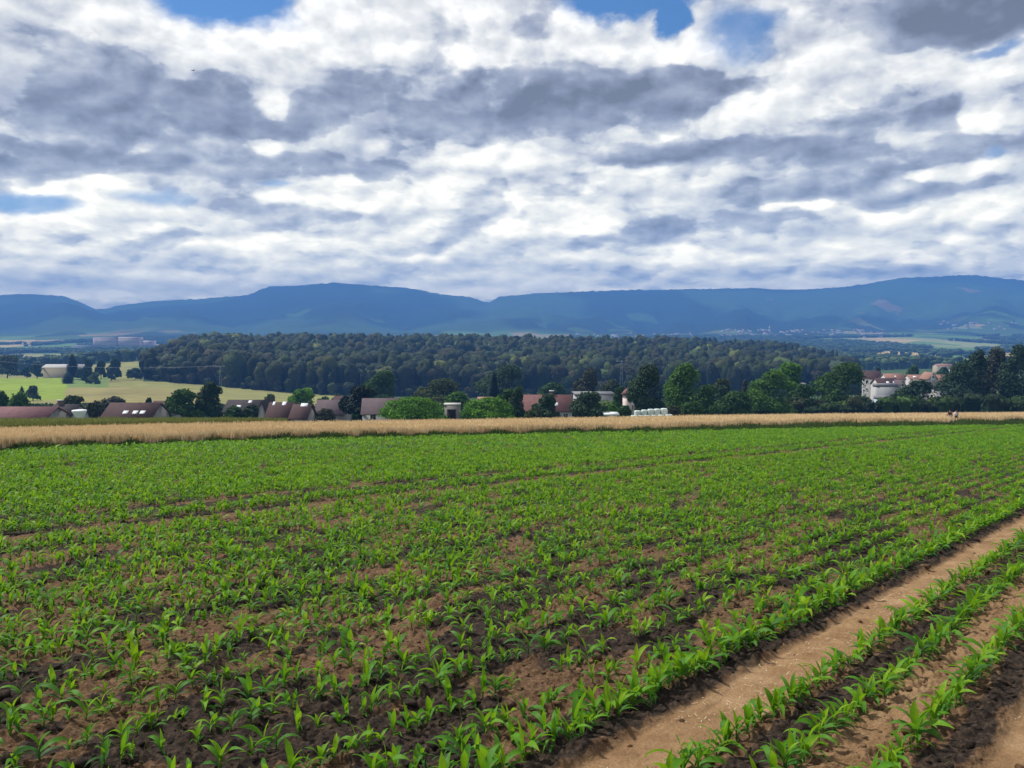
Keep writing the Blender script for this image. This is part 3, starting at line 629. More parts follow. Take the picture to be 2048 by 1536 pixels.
BARK = material('bark', lambda t, p: RAMP(t, NOISE(t, obj_of(t), 3, 4), [(.3, (.05, .04, .03)), (.7, (.14, .11, .085))]), .95, .1)
def clump_mesh(name, cen, rad, n, size, mat, r, flat=.6, low=-.55, drop=0.):
    """leaf clumps scattered through ellipsoid lobes: cen (k,3), rad (k,3)"""
    k = len(cen); vol = rad.prod(1)**(2/3); idx = r.choice(k, n, p=vol/vol.sum())
    d = r.normal(size=(n, 3)); d /= np.linalg.norm(d, axis=1)[:, None]; d[:, 2] = np.where(d[:, 2] < low, -d[:, 2], d[:, 2])
    q = 1-np.abs(r.normal(0, .17, n)); q = np.where(r.random(n) < .12, r.uniform(1, 1.12, n), q)
    bump = 1+.16*(vnoise(d[:, 0]*2.6+idx*3.3, d[:, 2]*2.6+d[:, 1]*2.6, 5)-.5)*2
    P = cen[idx]+d*rad[idx]*(q*bump)[:, None]
    nrm = d+r.normal(0, flat, (n, 3)); nrm[:, 2] += .25; nrm /= np.linalg.norm(nrm, axis=1)[:, None]
    t1 = np.cross(nrm, r.normal(size=(n, 3))); t1 /= np.linalg.norm(t1, axis=1)[:, None]; t2 = np.cross(nrm, t1)
    s = size*r.uniform(.55, 1.35, n)[:, None]; s2 = s*r.uniform(.5, .9, n)[:, None]
    V = np.stack([P-t1*s-t2*s2*.4, P-t1*s*.1-t2*s2, P+t1*s-t2*s2*.2, P+t1*s*.35+t2*s2], 1)
    V[:, :, 2] -= drop*np.abs(r.random((n, 4)))
    tn = np.clip(r.normal(.45, .16, n)+.5*(hash2(idx, idx*0, 7)-.5), 0, 1)
    T_ = np.repeat(np.repeat(tn[:, None], 3, 1), 4, 0)
    return V.reshape(-1, 3), np.arange(n*4).reshape(-1, 4), T_
def trunk_mesh(name, h, r0, limbs, r, top=.75):
    V, Q = [], []
    def tube(a, b, ra, rb, k=6):
        a, b = np.array(a, float), np.array(b, float); d = b-a; d /= np.linalg.norm(d)
        u = np.cross(d, (1, .2, .1)); u /= np.linalg.norm(u); v = np.cross(d, u); o = len(V)
        for P, rr in ((a, ra), ((a+b)/2+u*ra*.4, (ra+rb)/2), (b, rb)):
            for i in range(k): V.append(P+(u*math.cos(6.2832*i/k)+v*math.sin(6.2832*i/k))*rr)
        for s in range(2):
            for i in range(k): Q.append((o+s*k+i, o+s*k+(i+1) % k, o+(s+1)*k+(i+1) % k, o+(s+1)*k+i))
    tube((0, 0, -.6), (0, 0, h*top*.5), r0, r0*.75); tube((0, 0, h*top*.5), (r0*.5, 0, h*top), r0*.75, r0*.35)
    for i in range(limbs):
        a = r.uniform(0, 6.28); z = h*r.uniform(.25, .55); L = h*r.uniform(.25, .4)
        tube((0, 0, z), (math.cos(a)*L*.7, math.sin(a)*L*.7, z+L*.7), r0*.4, r0*.12, 5)
    return newmesh(name, np.array(V), [np.array(Q)], BARK, None, smooth=True)
def tree(px0, px1, py0, py1, Y, kind, label, cat='tree', shape='round', group=None, n=None, name=None, seed=None, base=None, size=None, conifer=False, trunk_low=.22):
    r = np.random.default_rng(seed if seed is not None else int(px0*7+py0*3))
    pc = (px0+px1)/2; top = at(pc, py0, Y); bot = at(pc, py1, Y); w = (px1-px0)/F*Y/2
    gz = float(ground_z(top[0], Y)); zb = base if base is not None else min(bot[2], gz+30)
    H = top[2]-gz; hc = top[2]-bot[2]
    zc0 = max(bot[2]-gz, H*.08 if shape in ('bush', 'dome') else 0.)            # bottom of the crown above the ground
    if shape != 'ragged': zc0 = min(zc0, H*.10)
    z1 = H; ch = z1-zc0
    depth = w*.9
    if n is None: n = int(np.clip(520*(w*ch)**.75/ (Y/220.)**1.2, 350, 9000))
    size = size or .30*(Y/220.)**.8*(1.15 if n < 900 else 1)
    if shape in ('round', 'wide', 'tall', 'bush', 'dome', 'ragged'):
        k = {'round': 17, 'wide': 19, 'tall': 19, 'bush': 10, 'dome': 11, 'ragged': 22}[shape]
        cen, rad = [], []
        if shape in ('dome', 'bush'):
            cen.append((0, 0, zc0+ch*.42)); rad.append((w*.86, depth*.8, ch*.56))
        else: cen.append((0, 0, zc0+ch*.46)); rad.append((w*.58, depth*.58, ch*.44))
        for i in range(k):
            a = i*2.4+r.uniform(-.5, .5); f = ((i*.618) % 1.)*.97; zz = zc0+ch*(.10+.78*f)
            prof = math.sqrt(max(0, 1-(max(0, f-.38)/.68)**2))*r.uniform(.78, 1.06)
            if shape == 'dome': prof = math.sqrt(max(0, 1-f*f*.8))
            if shape == 'tall': prof *= .9
            rr = r.uniform(.22, .42) if shape != 'ragged' else r.uniform(.16, .32)
            off = max(0, prof-rr)*r.uniform(.85, 1.2)
            cen.append((math.cos(a)*w*off, math.sin(a)*depth*off, min(zz, z1-ch*rr*.5))); rad.append((w*rr, depth*rr, ch*rr*r.uniform(.38, .62)))
        cen.append((r.uniform(-.15, .15)*w, 0, z1-ch*.20)); rad.append((w*.40, depth*.4, ch*.2))
        cen, rad = np.array(cen), np.array(rad)
        V, Q, T_ = clump_mesh('crown', cen, rad, n, size, FOL[kind], r)
    else:                                                   # conifers: drooping tiers round a spire
        f = r.random(n)**.62; zz = z1-ch*f; wav = .78+.22*np.abs(np.sin(f*(9 if shape == 'spruce' else 5)*math.pi))
        wr = w*(f**.8 if shape == 'spruce' else np.sin(np.clip(f*2.2+.12, 0, 1.57))*np.clip(1.15-f*.25, 0, 1))*wav; a = r.uniform(0, 6.28, n); q = np.sqrt(r.uniform(.25, 1, n))
        P = np.stack([np.cos(a)*wr*q, np.sin(a)*wr*q, zz-.25*q*wr*.5], -1)
        o = np.stack([np.cos(a), np.sin(a), -.35+0*a], -1)*size*r.uniform(.8, 1.6, n)[:, None]; s2 = np.stack([-np.sin(a), np.cos(a), 0*a], -1)*size*r.uniform(.3, .6, n)[:, None]
        V = np.stack([P-o*.5-s2, P-o*.5+s2, P+o+s2*.4, P+o-s2*.4], 1).reshape(-1, 3); Q = np.arange(n*4).reshape(-1, 4); T_ = np.repeat(np.repeat(r.random((n, 1)), 3, 1), 4, 0)
    nm = name or {'bush': 'bush', 'dome': 'willow_bush', 'spruce': 'spruce_tree', 'cypress': 'conifer_tree'}.get(shape, 'broadleaf_tree')
    e = link(nm, None, None, (top[0], Y, gz), label, cat, group)
    link('crown', newmesh('crown', V, [Q], FOL[kind], T_), e)
    if shape in ('bush', 'dome'): link('stem', trunk_mesh('stem', H*.7, .06+.02*H, 3, r, .6), e)
    else: link('trunk', trunk_mesh('trunk', H, .10+.022*H, 4 if shape not in ('spruce', 'cypress') else 0, r, .8), e)
    return e
def build_trees():
    T = tree
    # far left, on the meadow hill
    T(-20, 46, 710, 751, 690, 'olive', 'broad yellowish green tree at the far left behind the yellow meadow', shape='wide')
    T(44, 62, 733, 752, 690, 'dark', 'small dark tree between the broad yellowish tree and the pale long building', shape='round')
    T(60, 86, 725, 752, 680, 'dark', 'dark rounded tree at the left end of the pale long building', shape='round')
    T(132, 156, 707, 753, 660, 'conifer', 'tall pointed dark spruce in front of the pale long building', shape='cypress', name='spruce_tree')
    T(124, 146, 744, 773, 600, 'dark', 'low dark cone shaped tree just below the tall spruce', shape='cypress', name='small_spruce')
    T(166, 186, 719, 750, 665, 'dark', 'narrow dark tree right of the tall spruce on the meadow hill')
    T(188, 214, 721, 750, 670, 'dark', 'dark broad tree in the middle of the row right of the spruce')
    T(214, 244, 716, 752, 660, 'dark', 'tallest dark tree at the right end of the meadow hill row')
    T(162, 182, 740, 768, 605, 'dark', 'dark tree standing lower on the slope below the narrow tree')
    T(178, 200, 744, 771, 600, 'pale', 'small pale green tree beside the dark one on the slope', shape='round')
    T(212, 230, 735, 757, 640, 'dark', 'small dark tree at the foot of the meadow hill row', shape='round')
    T(152, 172, 738, 754, 650, 'blue', 'low bluish bush between the spruce and the meadow hill row', shape='bush')
    T(252, 286, 737, 754, 660, 'dark', 'dark low bush alone between the meadow hill row and the forest', shape='bush')
    T(50, 80, 772, 792, 420, 'blue', 'small wind leaning bluish tree on the meadow at the left', shape='wide')
    T(38, 49, 772, 806, 380, 'dark', 'slim dark cypress beside the small bluish meadow tree', shape='cypress')
    T(-25, 22, 784, 824, 230, 'green', 'bright green bush at the left edge above the reddish roof', shape='bush')
    T(18, 60, 785, 824, 225, 'bright', 'rounded bright green bush right of the leftmost bush', shape='bush')
    T(112, 172, 791, 828, 235, 'olive', 'light olive tree behind the dark roof and white hopper', shape='wide')
    T(168, 212, 803, 836, 200, 'brown', 'brownish bush between the white hopper and the skylight roof', shape='bush')
    T(196, 256, 794, 822, 250, 'brown', 'brownish green bush behind the roof with three skylights', shape='bush')
    T(286, 306, 797, 822, 260, 'dark', 'small dark tree above the right end of the skylight roof', shape='round')
    T(325, 402, 779, 838, 200, 'green', 'rounded green tree left of the tall dark one', shape='wide')
    T(384, 452, 765, 838, 205, 'dark', 'tall dark tree with uneven top in front of the meadow', shape='tall')
    T(300, 345, 818, 838, 190, 'dark', 'low dark bush at the foot of the rounded green tree', shape='bush')
    T(448, 486, 813, 838, 195, 'green', 'low green bush in front of the dark grey roof', shape='bush')
    T(482, 524, 811, 838, 195, 'dark', 'low dark bush beside the small white gable', shape='bush')
    T(520, 556, 788, 815, 270, 'pale', 'small pale tree behind the white gable house', shape='round')
    T(570, 640, 778, 818, 265, 'vivid', 'light green round tree behind the brown roofs', shape='wide')
    T(630, 665, 795, 815, 280, 'green', 'green bush between the light green tree and the grey roof', shape='bush')
    T(607, 633, 801, 842, 180, 'dark', 'slim dark conifer in front of the grey roof', shape='cypress')
    T(630, 672, 818, 842, 178, 'brown', 'round brownish bush right of the slim dark conifer', shape='bush')
    T(660, 690, 788, 815, 290, 'pale', 'pale bluish tree left of the dark hedge tree', shape='round')
    T(680, 765, 771, 842, 190, 'conifer', 'wide black green tree left of the house with the white wall', shape='ragged')
    T(716, 808, 742, 800, 300, 'green', 'large green tree rising behind the house with the white wall', shape='wide')
    T(756, 892, 795, 842, 160, 'vivid', 'long bright green rounded bush left of the concrete box', shape='dome', n=9000)
    T(826, 940, 757, 806, 290, 'olive', 'spreading olive green tree behind the concrete box', shape='wide')
    T(884, 945, 785, 812, 240, 'bright', 'bright green bush top behind the concrete box', shape='bush')
    T(918, 1032, 796, 842, 158, 'vivid', 'bright green rounded bush right of the concrete box', shape='dome', n=8000)
    T(968, 1008, 743, 806, 300, 'conifer', 'pointed black green conifer in front of the broad tree', shape='spruce')
    T(944, 1075, 728, 808, 330, 'blue', 'broad grey green tree behind the pointed conifer', shape='wide')
    T(984, 1054, 778, 842, 172, 'green', 'loose light green tree at the left end of the red roof', shape='round')
    T(1012, 1056, 776, 842, 168, 'blue', 'bluish green tree covering the left end of the red roof', shape='tall')
    T(1062, 1124, 788, 842, 165, 'blue', 'bluish green tree in front of the middle of the red roof', shape='round')
    T(1048, 1086, 818, 842, 160, 'olive', 'low olive bush below the red roof', shape='bush')
    T(1136, 1218, 784, 842, 165, 'blue', 'wide grey green tree at the right end of the red roof', shape='wide')
    T(1142, 1208, 741, 800, 300, 'brown', 'dark brownish tree rising behind the red roof', shape='round')
    T(1070, 1140, 766, 800, 330, 'green', 'low row of green trees behind the chimney', shape='bush')
    T(1196, 1250, 762, 800, 320, 'olive', 'light olive bush behind the flat white house', shape='bush')
    T(1224, 1252, 775, 812, 215, 'green', 'green tree between the flat white house and the tower', shape='round')
    T(1214, 1236, 810, 830, 170, 'vivid', 'small vivid green bush above the white shed roof', shape='bush')
    T(1234, 1264, 812, 840, 165, 'green', 'green bush at the foot of the tower', shape='bush')
    T(1246, 1345, 729, 842, 185, 'dark', 'tall dark tree right of the tower behind the bales', shape='tall', n=9000)
    T(1316, 1418, 725, 842, 195, 'bright', 'tall bright green tree right of the dark tree behind the bales', shape='tall', n=9000)
    T(1385, 1440, 770, 842, 190, 'green', 'lower right shoulder tree beside the tall bright green tree', shape='round')
    T(1352, 1408, 805, 838, 168, 'green', 'low green bush right of the bales', shape='bush')
    T(1330, 1362, 813, 838, 166, 'brown', 'dark brownish bush directly right of the bales', shape='bush')
    T(1404, 1475, 757, 830, 260, 'olive', 'olive tree in the gap between the two tall green groups', shape='round')
    T(1415, 1470, 775, 838, 230, 'dark', 'dark low tree in front of the olive tree', shape='round')
    T(1434, 1508, 784, 838, 205, 'green', 'spreading green bush left of the big rounded tree', shape='bush')
    T(1480, 1500, 760, 800, 300, 'brown', 'small brownish tree behind the spreading green bush', shape='round')
    T(1484, 1596, 743, 838, 215, 'bright', 'big rounded green tree in the centre right of the tree line', shape='round', n=9000)
    T(1540, 1616, 724, 790, 240, 'vivid', 'flat topped bright tree leaning above the big rounded tree', shape='ragged')
    T(1572, 1642, 768, 838, 225, 'green', 'middle sized green tree between the two biggest rounded trees', shape='round')
    T(1622, 1764, 726, 838, 230, 'green', 'widest dark green rounded tree left of the village houses', shape='wide', n=9000)
    T(1784, 1896, 760, 836, 245, 'dark', 'dark rounded tree below the village houses', shape='wide', n=8000)
    T(1876, 1972, 724, 836, 250, 'blue', 'grey green tree at the left end of the tall right wood', shape='round')
    T(1915, 1995, 699, 836, 255, 'dark', 'tall thin crowned tree with bare lower trunk in the right wood', shape='wide', n=7000)
    T(1950, 2036, 694, 836, 262, 'brown', 'tall loose crowned tree in the middle of the right wood', shape='wide', n=7000)
    T(1992, 2080, 690, 836, 250, 'dark', 'tall dark green tree cut by the right edge', shape='tall', n=7000)
    T(2040, 2140, 698, 836, 258, 'dark', 'tall tree just beyond the right edge of the wood', shape='tall', n=3000)
    T(1900, 1962, 798, 838, 240, 'dark', 'low dark thicket under the grey green tree', shape='bush')
    T(1955, 2030, 806, 838, 238, 'dark', 'low dark thicket between the bare trunks of the right wood', shape='bush')
    T(2020, 2090, 800, 838, 236, 'dark', 'low dark thicket at the right edge', shape='bush')
    # among and behind the village houses
    T(1745, 1766, 735, 765, 420, 'dark', 'small dark tree between the first two village houses', shape='round')
    T(1808, 1846, 732, 768, 440, 'green', 'green tree behind the village between two red roofs', shape='round')
    T(1868, 1905, 734, 760, 460, 'green', 'green tree behind the last village house', shape='wide')
    T(1600, 1622, 800, 836, 220, 'green', 'narrow green bush in front of the grey dome roof', shape='bush')
build_trees()

def build_shrubs():
    r = np.random.default_rng(71); n = 1300; px = r.uniform(-60, 2150, n); Y = r.uniform(215, 345, n); k = ~((px > 1715) & (px < 1905) & (Y > 235)); px, Y = px[k], Y[k]; X = (px-CX)/F*Y; m = len(X)
    H = r.uniform(2.2, 5.5, m)*np.interp(px, [0, 640, 900, 1300, 1700], [.45, .5, .7, 1., 1.1]); Rw = r.uniform(2, 4, m)
    base = np.array([(.035, .065, .018), (.05, .095, .022), (.025, .045, .018), (.07, .12, .025), (.05, .06, .025)]); tones = base[r.integers(0, 5, m)]*r.uniform(.8, 1.2, (m, 1))
    mass('garden_shrubs', X, Y, H, Rw, 170, .42, WOODM, 'shrubs and hedges filling the gardens between the houses and trees', 'shrubs', 72, tones, low=-.9, core=.75)
# ---------------------------------------------------------------- the forest and the far woods
def mass(name, X, Y, H, Rw, nq, size, mat, label, cat, seed, tones, low=-.2, edge=None, core=.72):
    """one mesh of many crowns; each crown a lump of leaf clumps with its own tone"""
    r = np.random.default_rng(seed); m = len(X); Z = ground_z(X, Y); nq = np.broadcast_to(nq, (m,)).astype(int)
    idx = np.repeat(np.arange(m), nq); n = len(idx)
    d = r.normal(size=(n, 3)); d /= np.linalg.norm(d, axis=1)[:, None]; d[:, 2] = np.where(d[:, 2] < low, -d[:, 2], d[:, 2])
    bump = 1+.30*(vnoise(d[:, 0]*2.2+idx*3.31, d[:, 2]*2.2+d[:, 1]*2.2, 5)-.5)
    ch = H*(.58 if edge is None else np.where(edge, .68, .58)); q = (1-np.abs(r.normal(0, .07, n)))*bump
    P = np.stack([X[idx]+d[:, 0]*Rw[idx]*q, Y[idx]+d[:, 1]*Rw[idx]*q, Z[idx]+(H-ch*.5)[idx]+d[:, 2]*ch[idx]*.5*q], -1)
    nrm = d+r.normal(0, .32, (n, 3)); nrm /= np.linalg.norm(nrm, axis=1)[:, None]
    t1 = np.cross(nrm, r.normal(size=(n, 3))); t1 /= np.linalg.norm(t1, axis=1)[:, None]; t2 = np.cross(nrm, t1)
    s = np.broadcast_to(size, (m,))[idx]*r.uniform(.6, 1.3, n); s = s[:, None]
    V = np.stack([P-t1*s-t2*s*.5, P-t1*s*.1-t2*s*.8, P+t1*s-t2*s*.2, P+t1*s*.3+t2*s*.8], 1).reshape(-1, 3)
    tn = tones[idx]*r.uniform(.88, 1.12, (n, 1)); T_ = np.repeat(tn, 4, 0)
    # the solid body of each crown: a lumpy closed dome down to the ground
    k, rg = (10, 6) if core > .7 or edge is not None else (6, 4)
    an = np.arange(k)*2*math.pi/k; fi = np.concatenate([[-.35], np.linspace(0, 1.25, rg-1)])       # latitude of the rings
    A_, F_ = np.meshgrid(an, fi); dx, dy, dz = (np.cos(A_)*np.cos(F_)).ravel(), (np.sin(A_)*np.cos(F_)).ravel(), np.sin(F_).ravel()
    ii = np.arange(m)[:, None]; lump = .92*(1+.8*(vnoise(dx[None]*1.7+dz[None]*1.3+ii*3.31, dy[None]*1.7+ii*1.7, 8)-.5))*core
    BX = X[:, None]+dx[None]*Rw[:, None]*lump; BY = Y[:, None]+dy[None]*Rw[:, None]*lump; cz = Z+(H-ch*.5); BZ = cz[:, None]+dz[None]*ch[:, None]*.5*lump
    b0 = np.stack([X[:, None]+np.cos(an)*Rw[:, None]*.45*core, Y[:, None]+np.sin(an)*Rw[:, None]*.45*core, np.repeat((Z-1)[:, None], k, 1)], -1)
    tp = np.stack([X, Y, cz+ch*.5*core*.96], -1)[:, None]; nv = k*(rg+1)+1
    CV = np.concatenate([b0, np.stack([BX, BY, BZ], -1), tp], 1).reshape(-1, 3); o = (np.arange(m)*nv+len(V))[:, None]; i = np.arange(k)[None]; i2 = (i+1) % k
    CQ = np.concatenate([np.stack([o+g*k+i, o+g*k+i2, o+(g+1)*k+i2, o+(g+1)*k+i], -1).reshape(-1, 4) for g in range(rg)]); CT = np.stack([o+rg*k+i, o+rg*k+i2, o+(nv-1)+0*i], -1).reshape(-1, 3)
    V = np.vstack([V, CV]); T_ = np.vstack([T_, np.repeat(tones, nv, 0)])
    sm = np.concatenate([np.zeros(n, bool), np.ones(len(CQ)+len(CT), bool)])
    me = newmesh(name, V, [np.arange(n*4).reshape(-1, 4), CQ, CT], mat, T_); me.polygons.foreach_set('use_smooth', sm)
    return link(name, me, label=label, cat=cat, kind='stuff')
def wood_mat(name, tr=.12):
    def b(t, p):
        c = tint_of(t); n = NOISE(t, pos_of(t), .35, 5, .65); k = M(t, 'MULTIPLY_ADD', n, 1.6, .2)
        c = VM(t, 'MULTIPLY', c, nd(t, 'ShaderNodeCombineXYZ', [k, k, k]).outputs[0]); add_translucent(t, p, c, tr); return c
    return material(name, b, .85, .15)
WOODM = wood_mat('forest_leaves')
build_shrubs()
def build_forest():
    r = np.random.default_rng(17)
    # jittered lattice over the hill
    g = 9.2; xs, ys = np.meshgrid(np.arange(-420, 780, g), np.arange(560, 1230, g)); X = xs.ravel()+r.uniform(-.42, .42, xs.size)*g; Y = ys.ravel()+r.uniform(-.42, .42, xs.size)*g
    px = col_of(X, Y); front = np.interp(px, [285, 300, 380, 560, 700, 1100, 1700], [720, 655, 640, 610, 600, 600, 600])
    back = np.interp(px, [285, 300, 400, 1600, 1690, 1720], [760, 900, 1180, 1180, 1000, 800])
    left = px > 290+np.clip((Y-660)/500, 0, 1)*22
    k = (Y > front)&(Y < back)&left&(px < 1712); X, Y, px, front = X[k], Y[k], px[k], front[k]; m = len(X)
    H = r.normal(19, 2.6, m)+5*(vnoise(X*.02, Y*.02, 3)-.5)*2+r.normal(0, 1.5, m); H = np.clip(H, 12, 26)
    H *= np.interp(px, [286, 296, 330, 400], [.7, .95, 1.05, 1.08]); H *= np.interp(px, [1560, 1700], [1, .9])
    Rw = np.clip(r.normal(6.0, 1.9, m), 3., 10.5)
    base = np.array([(.046, .062, .018), (.068, .086, .022), (.038, .052, .020), (.070, .066, .026), (.085, .125, .032), (.17, .20, .05), (.075, .11, .060)])
    pr = np.array([.30, .22, .18, .14, .09, .035, .035]); tones = base[r.choice(len(base), m, p=pr)]*r.uniform(.45, .82, (m, 1))
    edge = Y < front+22
    tones = np.where(edge[:, None], tones*.7, tones)
    nq = np.where(edge, 170, np.where(Y < front+120, 46, 30))
    sel = ~((px > 1380)&(r.random(m) < .45)&(Y > 900)); nar = ~sel
    Rw = np.where(nar, Rw*.6, Rw); tones = np.where(nar[:, None], np.array((.022, .034, .018)), tones)
    # scrub along the foot of the wood
    q = r.integers(0, m, 9000); q = q[edge[q]][:900]; sx_ = X[q]+r.uniform(-6, 6, len(q)); sy_ = Y[q]-r.uniform(1, 9, len(q)); kk = col_of(sx_, sy_) > 296; sx_, sy_ = sx_[kk], sy_[kk]; e_ = len(sx_)
    X, Y = np.concatenate([X, sx_]), np.concatenate([Y, sy_]); H = np.concatenate([H, r.uniform(4, 10, e_)]); Rw = np.concatenate([Rw, r.uniform(2.5, 4.5, e_)]); tones = np.vstack([tones, base[r.integers(0, 4, e_)]*.7]); edge = np.concatenate([edge, np.ones(e_, bool)]); nq = np.concatenate([nq, np.full(e_, 60)]); m = len(X)
    mass('forest', X, Y, H, Rw, nq, np.where(edge, .75, .85), WOODM, 'long dark green wooded hill filling the middle distance', 'forest', 18, tones, low=-.85, edge=edge, core=.93)
build_forest()
def build_far_woods():
    r = np.random.default_rng(27); g = 17.
    X, Y = [], []
    for y0, y1, gg, lim in ((900, 2000, 15, 1), (2000, 3500, 24, 1)):
        w = y1*.72; xs, ys = np.meshgrid(np.arange(-w, w, gg), np.arange(y0, y1, gg)); x = xs.ravel()+r.uniform(-.45, .45, xs.size)*gg; y = ys.ravel()+r.uniform(-.45, .45, xs.size)*gg
        px = col_of(x, y); lc = land_colour(x, y); wood = lc.sum(-1) < .16
        hide = (px > 345) & (px < 1290); k = wood & ~hide & (px > -60) & (px < 2110) & ((px > 1400) | (y > 1900) | (r.random(len(px)) < .5))
        if y0 < 900+1: k &= ((px > 1600) & (y > 1000)) | ((px < 300) & (y > 950))
        X.append(x[k]); Y.append(y[k])
    # hedgerow trees between the parcels
    X, Y = np.concatenate(X), np.concatenate(Y); m = len(X)
    sc = np.interp(Y, [900, 2000, 3400, 4700], [.8, 1.1, 1.7, 2.6])
    H = r.uniform(11, 19, m)*np.interp(Y, [900, 1300, 3500], [1., .62, .55]); Rw = r.uniform(6, 10, m)*sc
    base = np.array([(.045, .075, .026), (.065, .10, .034), (.09, .13, .042), (.036, .060, .028)]); tones = base[r.integers(0, 4, m)]*r.uniform(.8, 1.3, (m, 1))
    print('far woods', m)
    mass('valley_woods', X, Y, H, Rw, 10, 1.6*sc, WOODM, 'distant woods and hedgerows scattered over the hazy valley', 'woodland', 28, tones)
    # fringe of trees on the ridge line
build_far_woods()
# ---------------------------------------------------------------- buildings
def plaster(name, c, v=.12): return material(name, lambda t, p: MIXC(t, NOISE(t, obj_of(t), 1.2, 4), tuple(x*(1-v) for x in c), tuple(min(1, x*(1+v)) for x in c)), .9, .2)
def tiles(name, c):
    def b(t, p):
        w = nd(t, 'ShaderNodeTexWave', [obj_of(t), 3.2, 1.5, 2.]); w.bands_direction = 'Z'
        n = NOISE(t, obj_of(t), .9, 5, .65); k = M(t, 'MULTIPLY_ADD', n, .8, M(t, 'MULTIPLY_ADD', w.outputs[1], .2, .5))
        return VM(t, 'MULTIPLY', c, nd(t, 'ShaderNodeCombineXYZ', [k, k, k]).outputs[0])
    return material(name, b, .85, .2)
MW = {'white': plaster('white_render', (.44, .42, .40)), 'cream': plaster('cream_render', (.62, .56, .46)), 'grey': plaster('grey_render', (.36, .36, .36)), 'tan': plaster('tan_boards', (.36, .30, .22)), 'blue': plaster('pale_blue_render', (.36, .43, .50)), 'concrete': plaster('concrete', (.23, .22, .20)), 'pink': plaster('pinkish_render', (.62, .50, .47))}
MR_ = {'red': tiles('red_tiles', (.18, .088, .082)), 'orange': tiles('orange_tiles', (.30, .165, .125)), 'brown': tiles('brown_tiles', (.078, .045, .044)), 'plum': tiles('plum_tiles', (.12, .088, .095)), 'dark': tiles('dark_tiles', (.05, .042, .045)), 'pinkred': tiles('faded_red_tiles', (.19, .095, .10)), 'grey': tiles('grey_sheet_roof', (.19, .19, .20)), 'pale': plaster('pale_sheet_roof', (.50, .48, .45)), 'white': plaster('white_sheet', (.82, .82, .82), .04)}
GLASS = material('window_glass', lambda t, p: (.03, .035, .045), .15, .6)
SKYL = material('skylight_glint', lambda t, p: (.75, .78, .80), .2, .8)  # near-white base colour carries the glint on the panes
FRAME = material('white_frame', lambda t, p: (.75, .75, .74), .6, .3)
BRICKC = material('chimney_brick', lambda t, p: (.16, .085, .07), .9, .2)
CAPM = material('chimney_cap', lambda t, p: (.6, .58, .56), .8, .2)
def boxv(x0, x1, y0, y1, z0, z1):
    V = np.array([(x0, y0, z0), (x1, y0, z0), (x1, y1, z0), (x0, y1, z0), (x0, y0, z1), (x1, y0, z1), (x1, y1, z1), (x0, y1, z1)], float)
    Q = np.array([(0, 3, 2, 1), (4, 5, 6, 7), (0, 1, 5, 4), (1, 2, 6, 5), (2, 3, 7, 6), (3, 0, 4, 7)]); return V, Q
def boxes(name, L, mat, parent=None, **k):
    V, Q, o = [], [], 0
    for b in L: v, q = boxv(*b); V.append(v); Q.append(q+o); o += 8
    return link(name, newmesh(name, np.vstack(V), [np.vstack(Q)], mat), parent, **k)
